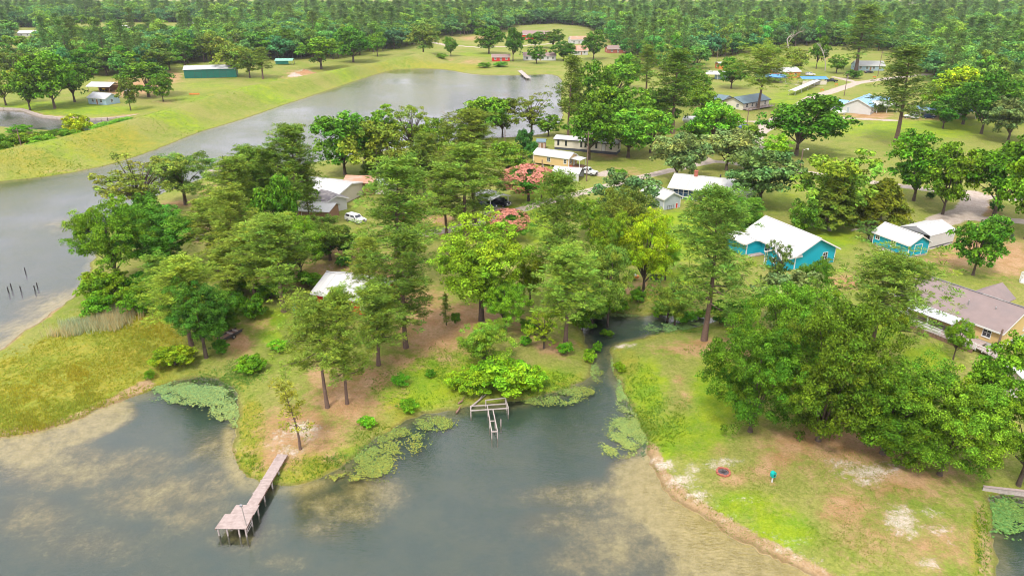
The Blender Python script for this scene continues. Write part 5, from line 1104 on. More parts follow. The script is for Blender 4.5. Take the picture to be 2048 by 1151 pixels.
# slate roofed house
h = site('slate_house', 'long cream house with dark slate blue roof and wooden deck', (89.0, 279.0), 38, 17, 9, px=False); block(h, 17, 9, 2.8, 1.7, 'wall_cream', 'slate_roof', ov=.6, oe=.6, trim='trim_dark')
block(h, 9, 7, 2.7, 1.4, 'wall_cream', 'slate_roof', off=(-5, 9.5), rot=math.pi/2, ov=.5)
for p_ in (-6, -2.5, 2, 6): opening(h, 'f', p_, 1.0, 1.0, 1.2, 17, 9)
opening(h, 'f', 0, .1, .9, 2.0, 17, 9, name='door', mull=0, rail=0, door='trim_dark'); opening(h, 'l', -2, 1.0, 1.0, 1.2, 17, 9)
for k in range(14): MB().box(-8.4+k*1.2, -7.4, .5, -8.4+k*1.2+1.18, -4.55, .58).build('deck_board', 'deck_wood', h)
rail(h, (-8.4, -7.3), (8.4, -7.3), .58, .95, 'deck_wood', 8)
# sheds and houses along the upper road
def simple(name, label, A, yaw, L, Wd, hh, rise, wm, rm, cat='house', wins=3, doors=True, panels=0, trim='trim', chim=False, **kw):
    h = site(name, label, A, yaw, L, Wd, cat); block(h, L, Wd, hh, rise, wm, rm, ov=.4, trim=trim, panels=panels, **kw)
    for k in range(wins):
        p_ = -L/2+L*(k+.6)/(wins+.2); opening(h, 'f', p_, 1.0, min(1.1, L*.12), 1.2, L, Wd)
    if doors: opening(h, 'f', L*.02-.2, .1, .95, 2.0, L, Wd, name='door', mull=0, rail=0, door='wall_wood')
    opening(h, 'l', .5, 1.0, .9, 1.1, L, Wd); opening(h, 'r', -.5, 1.0, .9, 1.1, L, Wd)
    if chim: MB().box(L*.2, .3, hh, L*.2+.8, 1.1, hh+rise+1.0).build('chimney', 'brick', h)
    return h
h = site('awning_shed', 'white awning roofed shed on posts by the tall bare pole', (1412, 160), -12, 11, 8, 'shed'); block(h, 11, 8, 2.6, 1.0, None, 'white_roof', wall=False, ov=.3, panels=10, ro=1.5); pier(h, [(x_, y_) for x_ in (-5.2, 0, 5.2) for y_ in (-3.7, 3.7)], 0, 2.6, .16, 'trim'); MB().box(-1, -1, 0, 5, 3.6, 2.5).build('wall', 'wall_blue', h)
simple('orange_shed', 'small orange shed with pale flat roof in front of the wood', (1438, 140), 8, 7, 6, 3.0, .5, 'wall_orange', 'pale_roof', 'shed', 1, True)
simple('gabled_store', 'white roofed building with orange arched gable front', (1548, 158), 14, 15, 9, 3.2, 1.6, 'wall_orange', 'white_roof', 'building', 3, True, 12)
h = site('store_carport', 'bright blue roofed carport behind the flat spreading pine', (1512, 166), -10, 14, 8, 'carport'); block(h, 14, 8, 2.8, 1.0, None, 'deep_blue_roof', wall=False, ov=.3, panels=12); pier(h, [(x_, y_) for x_ in (-6.7, 0, 6.7) for y_ in (-3.7, 3.7)], 0, 2.8, .18, 'trim'); MB().box(-6, 3.6, 0, 6, 3.7, 2.7).build('back_sheet', 'wall_white', h)
h = site('road_carport', 'blue roofed carport beside the upper road', (1604, 170), 0, 12, 6.5, 'carport'); block(h, 12, 6.5, 2.6, .8, None, 'deep_blue_roof', wall=False, ov=.2, panels=11); pier(h, [(x_, y_) for x_ in (-5.7, 0, 5.7) for y_ in (-3, 3)], 0, 2.6, .16, 'trim'); MB().box(-5.8, -3.1, 0, 5.8, -3.02, 1.9).build('front_sheet', 'wall_cream', h)
a = G(1582, 193); b = G(1634, 170); yw = math.atan2(b[1]-a[1], b[0]-a[0]); Lr = float(np.linalg.norm(b-a))
h = thing('long_shelter', 'long narrow white roofed shelter running down to the field', 'shelter', (*((a+b)/2), gz(*((a+b)/2))), yw); block(h, Lr, 3.0, 2.2, .35, None, 'pale_roof', wall=False, ov=.1, panels=18); pier(h, [(x_*Lr/2, y_) for x_ in (-.96, -.5, 0, .5, .96) for y_ in (-1.3, 1.3)], 0, 2.2, .13, 'trim')
simple('blue_grey_house', 'blue grey house with pale hipped roof below the far wood', (1712, 141), -6, 15, 9, 2.8, 2.0, 'wall_blue', 'pale_roof', 'house', 4)
simple('red_barn', 'large red barn with grey roof on the far lawn', (1043, 80), -12, 24, 14, 4.2, 2.6, 'wall_red', 'shingle_brown', 'barn', 3)
simple('far_red_house', 'white and red house with red roof behind the far lawn', (1142, 88), 10, 13, 9, 3.4, 2.0, 'wall_white', 'rust_roof', 'house', 3)
simple('brown_roof_house', 'low brick house with brown roof on the far shore', (1048, 122), 3, 20, 9, 2.8, 1.8, 'wall_white', 'shingle_brown', 'house', 6, chim=True)
simple('orange_roof_house', 'white house with steep orange brown roof beside the far bank lawn', (1150, 112), 14, 9, 8, 3.0, 2.6, 'wall_white', 'rust_roof', 'house', 2)
simple('small_red_house', 'small dark red house with grey roof on the far shore', (984, 124), 0, 11, 6, 2.7, 1.3, 'wall_red', 'shingle_brown', 'house', 3)
simple('bank_house', 'brown roofed house mostly hidden by trees at the far inlet', (1216, 108), 8, 14, 9, 2.8, 1.8, 'brick', 'shingle_brown', 'house', 3)
h = simple('green_warehouse', 'long dark green metal warehouse with grey roof by the embankment', (370, 159), 16, 25, 13, 4.4, 1.2, 'wall_green', 'grey_roof', 'warehouse', 0, False, 20, trim=None)
for k in range(3): opening(h, 'f', -6+k*6, .1, 3.2, 3.2, 25, 13, name='roller_door', mull=0, rail=3, door='wall_green', frame='trim_dark')
h = site('green_carport', 'small open carport with green roof at the wood edge', (551, 131), 2, 10, 6, 'carport'); block(h, 10, 6, 2.4, 1.0, None, 'green_roof', wall=False, ov=.2, panels=9); pier(h, [(x_, y_) for x_ in (-4.8, 4.8) for y_ in (-2.8, 2.8)], 0, 2.4, .18, 'metal'); MB().box(-4.8, -2.9, .6, 2.8, -2.84, 2.3).build('side_sheet', 'wall_green', h)
simple('pond_cottage', 'small blue grey cottage with pale roof on the pond lawn', (178, 209), -22, 10, 6.5, 2.7, 1.5, 'wall_blue', 'grey_roof', 'cottage', 2, panels=10)
h = site('tractor_shed', 'grey roofed open shed beside the gravel yard', (176, 186), -8, 11, 8, 'shed'); block(h, 11, 8, 2.7, 1.4, None, 'grey_roof', wall=False, ov=.3, panels=10); pier(h, [(x_, y_) for x_ in (-5.2, 0, 5.2) for y_ in (-3.7, 3.7)], 0, 2.7, .18, 'brown_wood'); MB().box(-5.2, 3.6, 0, 5.2, 3.7, 2.6).build('back_sheet', 'wall_wood', h)
for i, (A_, L_2, lb, rm) in enumerate((((36, 74), 22, 'long white roofed house beyond the far left pond', 'white_roof'), ((135, 68), 14, 'white roofed house deep in the left wood', 'white_roof'), ((170, 70), 20, 'wide pale roofed house deep in the left wood', 'pale_roof'), ((225, 62), 13, 'bright white roofed house between wood trees', 'white_roof'), ((296, 63), 14, 'grey roofed house deep in the left wood', 'grey_roof'), ((372, 57), 12, 'small white roofed house far behind the warehouse', 'white_roof'), ((34, 166), 14, 'white house half hidden by the pond oaks', 'grey_roof'))):
    simple('far_house', lb, A_, (4, -8, 6, 0, 10, -4, -12)[i], L_2, 9, 3.0, 1.8, 'wall_white', rm, 'house', 4)

# ================================================================ vehicles
def car(name, label, u, v, yaw, paint, kind='suv', cat='car', px=True):
    g = G(u, v, .8) if px else np.array((u, v)); r = thing(name, label, cat, (g[0], g[1], gz(*g)), R(yaw))
    if kind == 'pickup': L, Wd, prof, cab = 5.9, 1.95, [(-2.95, .5), (2.85, .5), (2.95, .75), (2.9, 1.05), (1.35, 1.2), (-.55, 1.2), (-.6, 1.22), (-2.95, 1.22)], [(-.6, 1.2), (1.3, 1.2), (.75, 1.85), (-.5, 1.88)]
    elif kind == 'sedan': L, Wd, prof, cab = 4.6, 1.8, [(-2.3, .35), (2.25, .35), (2.32, .6), (2.2, .85), (1.1, .95), (-1.5, .98), (-2.25, .9)], [(-1.5, .97), (1.05, .95), (.4, 1.4), (-.95, 1.42)]
    else: L, Wd, prof, cab = 4.9, 1.92, [(-2.42, .45), (2.38, .45), (2.46, .7), (2.36, 1.0), (1.15, 1.12), (-2.38, 1.15)], [(-2.35, 1.14), (1.1, 1.12), (.45, 1.72), (-2.1, 1.75)]
    w = Wd/2; body = MB().prism(prof, -w, w)
    if kind == 'pickup':
        body = MB().prism([(-.6, .5), (2.85, .5), (2.95, .75), (2.9, 1.05), (1.35, 1.2), (-.6, 1.2)], -w, w)
        body.box(-2.95, -w, .5, -.6, w, .75).box(-2.95, -w, .75, -.6, -w+.1, 1.22).box(-2.95, w-.1, .75, -.6, w, 1.22).box(-2.95, -w+.1, .75, -2.85, w-.1, 1.2)
    b = body.build('body', paint, r)
    c = MB(); n = len(cab); k = .14; z0, z1 = cab[0][1], cab[2][1]
    lo = [(cab[0][0], -w+.04, z0), (cab[1][0], -w+.04, z0), (cab[1][0], w-.04, z0), (cab[0][0], w-.04, z0)]
    hi = [(cab[3][0], -w+.04+k, z1), (cab[2][0], -w+.04+k, z1), (cab[2][0], w-.04-k, z1), (cab[3][0], w-.04-k, z1)]
    c.hexa(lo, hi); cb = c.build('cabin', paint, r)
    f = lambda a, q, t: tuple(a[i]+(q[i]-a[i])*t for i in range(3))
    def glass(p0, p1, q0, q1, nm, out):
        a, d = f(p0, p1, .08), f(p0, p1, .92); e, g_ = f(q0, q1, .08), f(q0, q1, .92)
        qd = [f(a, e, .14), f(d, g_, .14), f(d, g_, .86), f(a, e, .86)]; m = MB(); m.poly([tuple(x+o for x, o in zip(p, out)) for p in qd]); m.build(nm, 'glass', cb)
    glass(lo[1], lo[2], hi[1], hi[2], 'windscreen', (.015, 0, .012)); glass(lo[3], lo[0], hi[3], hi[0], 'rear_window', (-.015, 0, .012))
    mid = lambda a, q: tuple((a[i]+q[i])/2 for i in range(3))
    for s, (A, B, C, D) in (((0, -.014, .004), (lo[0], lo[1], hi[0], hi[1])), ((0, .014, .004), (lo[2], lo[3], hi[2], hi[3]))):
        glass(A, mid(A, B), C, mid(C, D), 'side_window', s); glass(mid(A, B), B, mid(C, D), D, 'side_window', s)
    rw = .40 if kind == 'pickup' else .34
    for sx in (L*.31, -L*.31):
        for sy in (-1, 1):
            t = MB().tube((sx, sy*(w-.2), rw), (sx, sy*(w+.015), rw), rw, n=14).build('wheel', 'tyre', r); MB().tube((sx, sy*(w-.02), rw), (sx, sy*(w+.03), rw), rw*.58, n=10).build('rim', 'metal', t)
    for sy in (-1, 1):
        MB().box(L/2-.1, sy*(w-.42)-.18, .72, L/2+.012, sy*(w-.42)+.18, .92).build('headlight', 'lamp', r); MB().box(-L/2-.012, sy*(w-.2)-.1, .8, -L/2+.08, sy*(w-.2)+.1, 1.0).build('tail_light', 'paint_red', r)
        MB().box(cab[1][0]-.25, sy*(w+.08)-.09, cab[1][1], cab[1][0]-.1, sy*(w+.08)+.09, cab[1][1]+.16).build('mirror', 'dark_metal', r)
    MB().box(L/2-.05, -w+.1, .45, L/2+.06, w-.1, .66).build('bumper', 'dark_metal' if kind == 'pickup' else 'metal', r)
    MB().box(L/2-.06, -.5, .68, L/2+.01, .5, .98).build('grille', 'dark_metal', r)
    return r
car('pickup_truck', 'white crew cab pickup parked beside the low white carport', 1173, 348, -33, 'paint_white', 'pickup', 'truck')
car('parked_car', 'dark blue car under the open carport', 973, 415, -38, 'paint_navy', 'suv'); car('parked_car', 'black car parked just outside the open carport', 1001, 410, -38, 'paint_black', 'suv')
car('parked_car', 'white car beside the dirt drive of the white roofed house', 712, 446, -38, 'paint_white', 'suv')
car('parked_car', 'blue covered car near the road junction poles', 1490, 258, 10, 'paint_blue', 'sedan'); car('parked_car', 'white car beside the blue roofed carports', 1822, 238, 150, 'paint_white', 'suv')
car('parked_car', 'white car behind the blue roadside carport', 1620, 152, 0, 'paint_white', 'suv'); car('parked_car', 'dark car in front of the blue grey house', 1737, 147, 5, 'paint_black', 'sedan'); car('parked_car', 'dark blue car under the carport right of the field pine', 1855, 238, 5, 'paint_navy', 'sedan')
car('parked_car', 'white car parked on the gravel yard by the pond', 262, 185, 5, 'paint_white', 'suv'); car('pickup_truck', 'dark pickup at the end of the blue roadside carport', 1662, 165, -8, 'paint_black', 'pickup', 'truck'); car('parked_car', 'silver white car under the dirt drive oaks', 1952, 338, 40, 'paint_white', 'sedan')

# ================================================================ docks and small things
# plank dock
dk = thing('plank_dock', 'weathered plank dock with wide end platform and tall light post', 'dock', (-25.3, 57.5, 0), 0)
p0, p1 = np.array((-24.75, 63.2)), np.array((-25.33, 55.1)); n_ = 54; dv = (p1-p0)/n_; nv = np.array((-dv[1], dv[0]))/np.linalg.norm(dv)
O_ = np.array((-25.3, 57.5)); rd = random.Random(3)
def plank(a, b, wd, z, nm='plank', mat='deck_wood', t=.05):
    a = np.array(a)-O_; b = np.array(b)-O_; d = (b-a)/np.linalg.norm(b-a); s = np.array((-d[1], d[0]))*wd/2
    q = [tuple(a-s)+(z-t,), tuple(b-s)+(z-t,), tuple(b+s)+(z-t,), tuple(a+s)+(z-t,)]
    return MB().hexa(q, [(x_, y_, z_+t) for x_, y_, z_ in q]).build(nm, mat, dk)
for k in range(n_):
    c = p0+dv*(k+.5); j = rd.uniform(-.03, .03); plank(c-nv*(.56+j), c+nv*(.56-j), float(np.linalg.norm(dv))-.016, 1.0+rd.uniform(-.008, .008)-(.28*(1-k/10) if k < 10 else 0)*0)
for k in range(9): y_ = 55.1-k*.148; plank((-26.9-.012*k, y_), (-24.62-.01*k, y_-.05), .135, 1.0+rd.uniform(-.008, .008))
for k in range(15): y_ = 53.78-k*.132; plank((-27.5-.015*k, y_), (-24.78+.0*k, y_-.06), .118, 1.03+rd.uniform(-.008, .008))
for s in (-.5, .5): plank(p0+nv*s, p1+nv*s, .08, .94, 'stringer', 'brown_wood', .16)
for a_, b_ in (((-27.5, 53.7), (-27.7, 51.9)), ((-24.85, 55.0), (-24.85, 51.9)), ((-26.9, 55.05), (-27.0, 53.9)), ((-26.2, 55.0), (-26.2, 51.9))): plank(a_, b_, .08, .965, 'stringer', 'brown_wood', .16)
for x_, y_ in ((-27.55, 52.1), (-26.7, 52.05), (-25.55, 51.95), (-24.9, 51.92), (-24.82, 53.3), (-24.72, 54.8), (-26.95, 54.6), (-27.5, 53.5), (-24.75, 56.8), (-25.85, 57.0), (-24.6, 58.8), (-25.7, 58.9), (-24.45, 60.6)): MB().tube((x_-O_[0], y_-O_[1], -1.6), (x_-O_[0], y_-O_[1], .93), .085, n=8).build('piling', 'grey_wood', dk)
MB().tube((.42, -5.2, .3), (.32, -5.35, 3.5), .06, .05, n=8).build('light_post', 'grey_wood', dk); MB().box(.18, -5.42, 3.35, .42, -5.28, 3.55).build('post_lamp', 'metal', dk)
for z_ in (.35, .65): MB().tube((.45, -5.5, z_), (.5, -4.2, z_), .04, n=5).build('ladder_rail', 'grey_wood', dk)
# broken dock frame
bd = thing('broken_dock_frame', 'bare wooden frame of a broken T shaped dock without planks', 'dock', (-2.6, 72.2, 0), 0)
def beam(a, b, z=.9, w_=.075, nm='beam'): MB().tube((a[0]+2.6, a[1]-72.2, z), (b[0]+2.6, b[1]-72.2, z), w_, n=4).build(nm, 'grey_wood', bd)
beam((-3.27, 74.04), (-.8, 74.58)); beam((-4.99, 72.73), (-.6, 73.27)); beam((-4.88, 71.76), (-.42, 72.29)); beam((-2.98, 72.8), (-2.29, 67.37), .93); beam((-2.29, 72.04), (-1.64, 67.44), .93); beam((-2.62, 69.5), (-1.95, 69.55), .95); beam((-2.29, 67.4), (-1.64, 67.46), .95); beam((-.8, 74.58), (-.42, 72.29), .86); beam((-4.95, 72.7), (-4.9, 71.75), .86)
for x_, y_ in ((-4.9, 71.8), (-4.99, 72.7), (-.45, 72.3), (-.62, 73.25), (-.8, 74.55), (-2.85, 71.9), (-2.3, 67.4), (-1.65, 67.45), (-2.6, 69.5), (-1.95, 69.5), (-3.2, 74.0), (-1.3, 69.9)): MB().tube((x_+2.6, y_-72.2, -1.5), (x_+2.6, y_-72.2, .92), .07, n=6).build('piling', 'grey_wood', bd)
# drift logs by the frame
for i, (a_, b_, lb) in enumerate((((942, 812), (972, 788), 'long bleached driftwood log beside the broken dock frame'), ((960, 783), (970, 779), 'short grey plank washed up behind the broken dock frame'), ((912, 822), (920, 810), 'reddish rotten log stub at the weedy bank'), ((916, 806), (926, 800), 'second rotten log stub at the weedy bank'))):
    a = G(*a_, .3); b = G(*b_, .5); c = (a+b)/2; o = MB()
    o.path([(a[0]-c[0], a[1]-c[1], .1), (.12, .05, .3), (b[0]-c[0], b[1]-c[1], .35)], [.12, .10, .06], 6); o.tube((.05, .02, .28), (.5, .4, .75), .05, .02, 5)
    q = o.build('driftwood', 'deadwood' if i < 2 else 'brown_wood'); q.location = (c[0], c[1], max(0, gz(*c))); tag(q, lb, 'log')
# far lake dock with boat
h = thing('boat_dock', 'small boat dock with railings on the long lake', 'dock', (*G(437, 346, 0), 0), R(8))
for k in range(24): MB().box(-3.6+k*.3, -1.2, .62, -3.6+k*.3+.285, 1.2, .69).build('plank', 'deck_wood', h)
for x_ in (-3.4, 0, 3.4): 
    for y_ in (-1.1, 1.1): MB().tube((x_, y_, -1.6), (x_, y_, 1.5), .09, n=6).build('piling', 'grey_wood', h)
for y_ in (-1.1, 1.1): MB().tube((-3.4, y_, 1.4), (3.4, y_, 1.4), .06, n=5).build('rail', 'grey_wood', h)
def pontoon(label, u, v, yaw, can=True):
    g = G(u, v, 0); r = thing('pontoon_boat', label, 'boat', (g[0], g[1], 0), R(yaw))
    for s in (-1, 1): MB().tube((-2.8, s*.85, .15), (2.6, s*.85, .15), .32, n=10).tube((2.6, s*.85, .15), (3.2, s*.85, .35), .32, .05, n=10).build('float', 'metal', r)
    MB().box(-2.8, -1.2, .46, 2.8, 1.2, .56).build('deck', 'wall_cream', r)
    for s in (-1, 1): MB().box(-2.7, s*1.15-.03, .56, 2.5, s*1.15+.03, 1.15).build('side_panel', 'paint_white', r)
    MB().box(-2.6, -1.0, .56, -1.8, 1.0, 1.0).build('seat', 'wall_cream', r)
    if can: 
        MB().box(-2.0, -1.2, 2.35, 1.4, 1.2, 2.43).build('canopy', 'paint_white', r)
        for x_ in (-1.9, 1.3):
            for s in (-1, 1): MB().tube((x_, s*1.12, .56), (x_, s*1.12, 2.36), .03, n=5).build('canopy_pole', 'metal', r)
pontoon('white canopied pontoon boat moored at the small boat dock', 460, 340, 10)
pontoon('white pontoon boat on the far left pond', 22, 122, 5); pontoon('canopied white boat at the edge of the far left pond', 52, 116, -10)
# far shore jetty
h = thing('jetty', 'long grey jetty at the far end of the lake', 'jetty', (*G(1044, 148, 0), 0), math.atan2(*(G(1054, 157, 0)-G(1030, 136, 0))[::-1])); Lj = float(np.linalg.norm(G(1054, 157, 0)-G(1030, 136, 0)))
for k in range(40): MB().box(-Lj/2+k*Lj/40, -1.3, .7, -Lj/2+(k+.94)*Lj/40, 1.3, .8).build('plank', 'grey_wood', h)
for k in range(6):
    for s in (-1, 1): MB().tube((-Lj/2+k*Lj/5, s*1.2, -1.6), (-Lj/2+k*Lj/5, s*1.2, 1.3), .12, n=6).build('piling', 'grey_wood', h)
# pilings in the lake
for u, v in ((16, 582), (22, 575), (41, 580), (69, 579), (74, 573), (50, 543)):
    g = G(u, v, 0); o = MB().tube((0, 0, -1.5), (.05, .03, .75), .11, .09, 7).build('old_piling', 'dark_metal'); o.location = (g[0], g[1], 0); tag(o, 'dark rotten piling standing alone in the long lake', 'piling', 'old pilings in the long lake')
# utility poles
def upole(u, v, top, label, arm=True, can=False, lampm=False):
    g = G(u, v, .8); hh = tree_h(u, v, top, .8); r = thing('utility_pole', label, 'pole', (g[0], g[1], gz(*g)), R(20))
    MB().tube((0, 0, -.4), (0, 0, hh), .17, .12, n=8).build('shaft', 'pole_wood', r)
    if arm:
        MB().box(-1.1, -.19, hh-.75, 1.1, -.11, hh-.62).build('crossarm', 'pole_wood', r)
        for x_ in (-1.0, 0.55, 1.0): MB().tube((x_, -.15, hh-.62), (x_, -.15, hh-.42), .05, n=6).build('insulator', 'metal', r)
    if can: MB().tube((.32, 0, hh-2.4), (.32, 0, hh-1.5), .24, n=10).build('transformer', 'metal', r)
    if lampm: MB().tube((0, 0, hh-.3), (1.0, -.6, hh+.1), .04, n=5).tube((1.0, -.6, hh+.15), (1.0, -.6, hh-.15), .18, .22, n=8).build('street_light', 'lamp', r)
upole(1688, 192, 146, 'utility pole with pale transformer by the upper road', True, True); upole(1173, 362, 262, 'pale utility pole rising beside the white pickup', True); upole(1083, 400, 320, 'utility pole with meter box beside the pink mimosa', False, True); upole(1597, 356, 300, 'pole with yard light at the gravel road', False, False, True)
upole(1755, 154, 104, 'leaning utility pole near the blue grey house'); upole(1432, 138, 97, 'tall bare pale pole behind the awning shed', False); upole(1492, 262, 218, 'utility pole by the blue covered car'); upole(1513, 272, 230, 'utility pole with box at the road junction', False, True); upole(47, 308, 262, 'utility pole behind the embankment'); upole(1988, 716, 662, 'dark pole at the corner of the tan house', False); upole(966, 440, 412, 'short pole beside the open carport', False); upole(1010, 290, 258, 'thin pole on the shore lawn', False)
# propane tanks
for u, v, Lt, rt, lb, yw_ in ((1680, 231, 4.2, .6, 'white propane tank on the lawn of the blue roofed house', -4), (1390, 250, 9.0, 1.2, 'long white tank beside the drooping tree', -3)):
    g = G(u, v, .8); r = thing('propane_tank', lb, 'tank', (g[0], g[1], gz(*g)), R(yw_)); zc = rt+.35
    MB().tube((-Lt/2+rt*.5, 0, zc), (Lt/2-rt*.5, 0, zc), rt, n=16).tube((Lt/2-rt*.5, 0, zc), (Lt/2, 0, zc), rt, rt*.35, n=16).tube((-Lt/2, 0, zc), (-Lt/2+rt*.5, 0, zc), rt*.35, rt, n=16).build('vessel', 'paint_white', r, True)
    MB().tube((0, 0, zc+rt-.02), (0, 0, zc+rt+.25), .22, n=10).build('valve_dome', 'paint_white', r)
    for s in (-.3, .3): MB().box(s*Lt-.15, -rt*.7, -.1, s*Lt+.15, rt*.7, .5).build('saddle', 'concrete', r)
# fire pit
g = G(1447, 942, .8); r = thing('fire_pit', 'round brick fire pit with dark ash on the lake lawn', 'fire pit', (g[0], g[1], gz(*g))); r.scale = (.78, .78, .8)
MB().tube((0, 0, -.05), (0, 0, .05), .75, .7, n=16).build('ash_bed', 'ash', r)
for k in range(16):
    a = k/16*6.283; q = MB(rot2(a, (math.cos(a)*.86, math.sin(a)*.86))).box(-.12, -.15, -.06, .12, .15, .16+.05*(k % 3)).build('brick', 'brick', r)
for a in (.3, 1.5, 2.9): MB().tube((math.cos(a)*.5, math.sin(a)*.5, .08), (-math.cos(a)*.3, -math.sin(a)*.4, .22), .06, .05, n=6).build('charred_log', 'dark_metal', r)
# turquoise feeder on a white post
g = G(1544, 962, .8); r = thing('feeder_post', 'turquoise feeder box on a short white post', 'feeder', (g[0], g[1], gz(*g)), .4)
MB().tube((0, 0, -.3), (0, 0, .75), .07, n=8).build('post', 'trim', r); MB().prism([(-.2, .7), (.2, .7), (.24, 1.15), (.12, 1.32), (-.12, 1.32), (-.24, 1.15)], -.2, .2).build('box', 'turquoise', r); MB().box(-.1, -.22, .85, .1, -.2, 1.05).build('opening', 'dark_metal', r)
# brown trailer
g = G(461, 675, .8); r = thing('flat_trailer', 'dark brown low trailer resting on orange bare ground', 'trailer', (g[0], g[1], gz(*g)), R(62))
for k in range(8): MB().box(-1.7+k*.42, -.55, .5, -1.7+k*.42+.40, .55, .56).build('deck_board', 'brown_wood', r)
for s in (-1, 1):
    MB().box(-1.7, s*.58-.04, .4, 1.7, s*.58+.04, .75).build('side_rail', 'dark_metal', r); t = MB().tube((0, s*.64, .3), (0, s*.8, .3), .3, n=12).build('wheel', 'tyre', r); MB().tube((0, s*.78, .3), (0, s*.82, .3), .15, n=8).build('rim', 'metal', t)
MB().box(-.05, -.6, .56, .05, .6, .85).box(.9, -.6, .56, 1.0, .6, .85).build('crossbar', 'deadwood', r); MB().tube((1.7, 0, .45), (2.5, 0, .35), .05, n=6).build('tongue', 'dark_metal', r)
# dark bin and red cart by the creek
g = G(1312, 562, .8); r = thing('feed_bin', 'dark open topped metal bin on legs near the willow', 'bin', (g[0], g[1], gz(*g)), R(-20))
for b_ in ((-.95, -.5, .35, .95, -.44, 1.0), (-.95, .44, .35, .95, .5, 1.0), (-.95, -.44, .35, -.89, .44, 1.0), (.89, -.44, .35, .95, .44, 1.0), (-.89, -.44, .35, .89, .44, .4)): MB().box(*b_).build('side_panel', 'dark_metal', r)
pier(r, ((-.85, -.42), (.85, -.42), (-.85, .42), (.85, .42)), -.1, .35, .08, 'metal', 'leg')
g = G(1268, 560, .8); r = thing('garden_cart', 'red garden cart with white bag beside the creek brush', 'cart', (g[0], g[1], gz(*g)), R(15))
MB().hexa([(-.6, -.3, .35), (.6, -.3, .35), (.6, .3, .35), (-.6, .3, .35)], [(-.8, -.45, .75), (.8, -.45, .75), (.8, .45, .75), (-.8, .45, .75)]).build('tray', 'wall_orange', r); MB().hexa([(.0, -.2, .75), (.5, -.2, .75), (.5, .2, .75), (.0, .2, .75)], [(.1, -.15, 1.0), (.4, -.15, 1.0), (.4, .15, 1.0), (.1, .15, 1.0)]).build('bag', 'trim', r)
for s in (-1, 1): MB().tube((-.1, s*.32, .22), (-.1, s*.42, .22), .22, n=10).build('wheel', 'tyre', r)
g = G(808, 442, .8); r = thing('riding_mower', 'red riding mower on the yard lawn behind the tall straight pine', 'mower', (g[0], g[1], gz(*g)), R(10)); MB().box(-.3, -.3, .3, .75, .3, .75).build('hood', 'paint_red', r); MB().box(-.85, -.55, .18, .2, .55, .36).build('mower_deck', 'paint_red', r); MB().box(-.75, -.22, .5, -.35, .22, .95).build('seat', 'dark_metal', r)
for x_, rr_ in ((.6, .2), (-.6, .3)):
    for s in (-1, 1): MB().tube((x_, s*.36, rr_), (x_, s*.55, rr_), rr_, n=10).build('wheel', 'tyre', r)
g = G(206, 183, .8); r = thing('farm_tractor', 'yellow tractor parked inside the grey open shed', 'tractor', (g[0], g[1], gz(*g)), R(-30)); MB().box(.0, -.35, .7, 1.7, .35, 1.35).build('hood', 'paint_yellow', r); MB().box(-.9, -.55, .9, .0, .55, 1.1).box(-.8, -.5, 2.2, .1, .5, 2.3).build('cab', 'paint_yellow', r)
for x_, rr_ in ((1.3, .42), (-.5, .75)):
    for s in (-1, 1): MB().tube((x_, s*.5, rr_), (x_, s*.85, rr_), rr_, n=14).build('wheel', 'tyre', r)
for p_ in ((-.75, -.45), (-.75, .45), (.05, -.45), (.05, .45)): MB().tube((p_[0], p_[1], 1.1), (p_[0], p_[1], 2.2), .03, n=5).build('cab_post', 'dark_metal', r)
# orange implement on the grass
g = G(389, 190, .8); r = thing('harrow', 'rusty orange farm implement lying on the grass by the embankment', 'implement', (g[0], g[1], gz(*g)), R(4))
for y_ in (-.8, 0, .8): MB().tube((-2.0, y_, .45), (2.0, y_, .45), .10, n=6).build('frame_bar', 'wall_orange', r)
for x_ in np.linspace(-1.9, 1.9, 8): MB().tube((x_, -.06, .35), (x_, .06, .35), .38, n=12).build('disc', 'wall_orange', r)
# brush pile
g = G(428, 478, .8); r = thing('brush_pile', 'heap of pale cut branches beside the pine thicket', 'brush pile', (g[0], g[1], gz(*g))); rd = random.Random(9)
for k in range(46):
    a = rd.uniform(-.5, .9); x_, y_ = rd.uniform(-2.2, 2.2), rd.uniform(-1.0, 1.0); l_ = rd.uniform(.8, 2.0); z_ = rd.uniform(.05, .95)*(1-abs(x_)/2.6)
    MB().tube((x_-math.cos(a)*l_, y_-math.sin(a)*l_, max(.03, z_-.2)), (x_+math.cos(a)*l_, y_+math.sin(a)*l_, z_+.25), rd.uniform(.03, .11), .02, 5).build('branch', 'deadwood' if k % 3 else 'brown_wood', r)
# wooden bulkhead
a = G(1966, 974, .5); b = G(2110, 990, .5); Lb = float(np.linalg.norm(b-a)); r = thing('bulkhead', 'low wooden bulkhead holding the lawn above the weedy pond', 'bulkhead', (*((a+b)/2), 0), math.atan2(b[1]-a[1], b[0]-a[0]))
for k in range(int(Lb/.3)): MB().box(-Lb/2+k*.3, -.05, -1.0, -Lb/2+k*.3+.285, .0, .62+.02*(k % 3)).build('board', 'grey_wood', r)
MB().box(-Lb/2, -.14, .62, Lb/2, .1, .72).build('cap_rail', 'deck_wood', r)
# white stair tower at the right edge
g = G(2052, 566, .8); r = thing('white_steps', 'white railed wooden steps on the lawn', 'steps', (g[0], g[1], gz(*g)), R(-60))
for k in range(6): MB().box(-.6, -1.0+k*.3, 0, .6, -.72+k*.3, .2+k*.19).build('step', 'trim', r)
rail(r, (-.65, -1.0), (-.65, .8), .3, 1.6, 'trim', 4); rail(r, (.65, -1.0), (.65, .8), .3, 1.6, 'trim', 4)
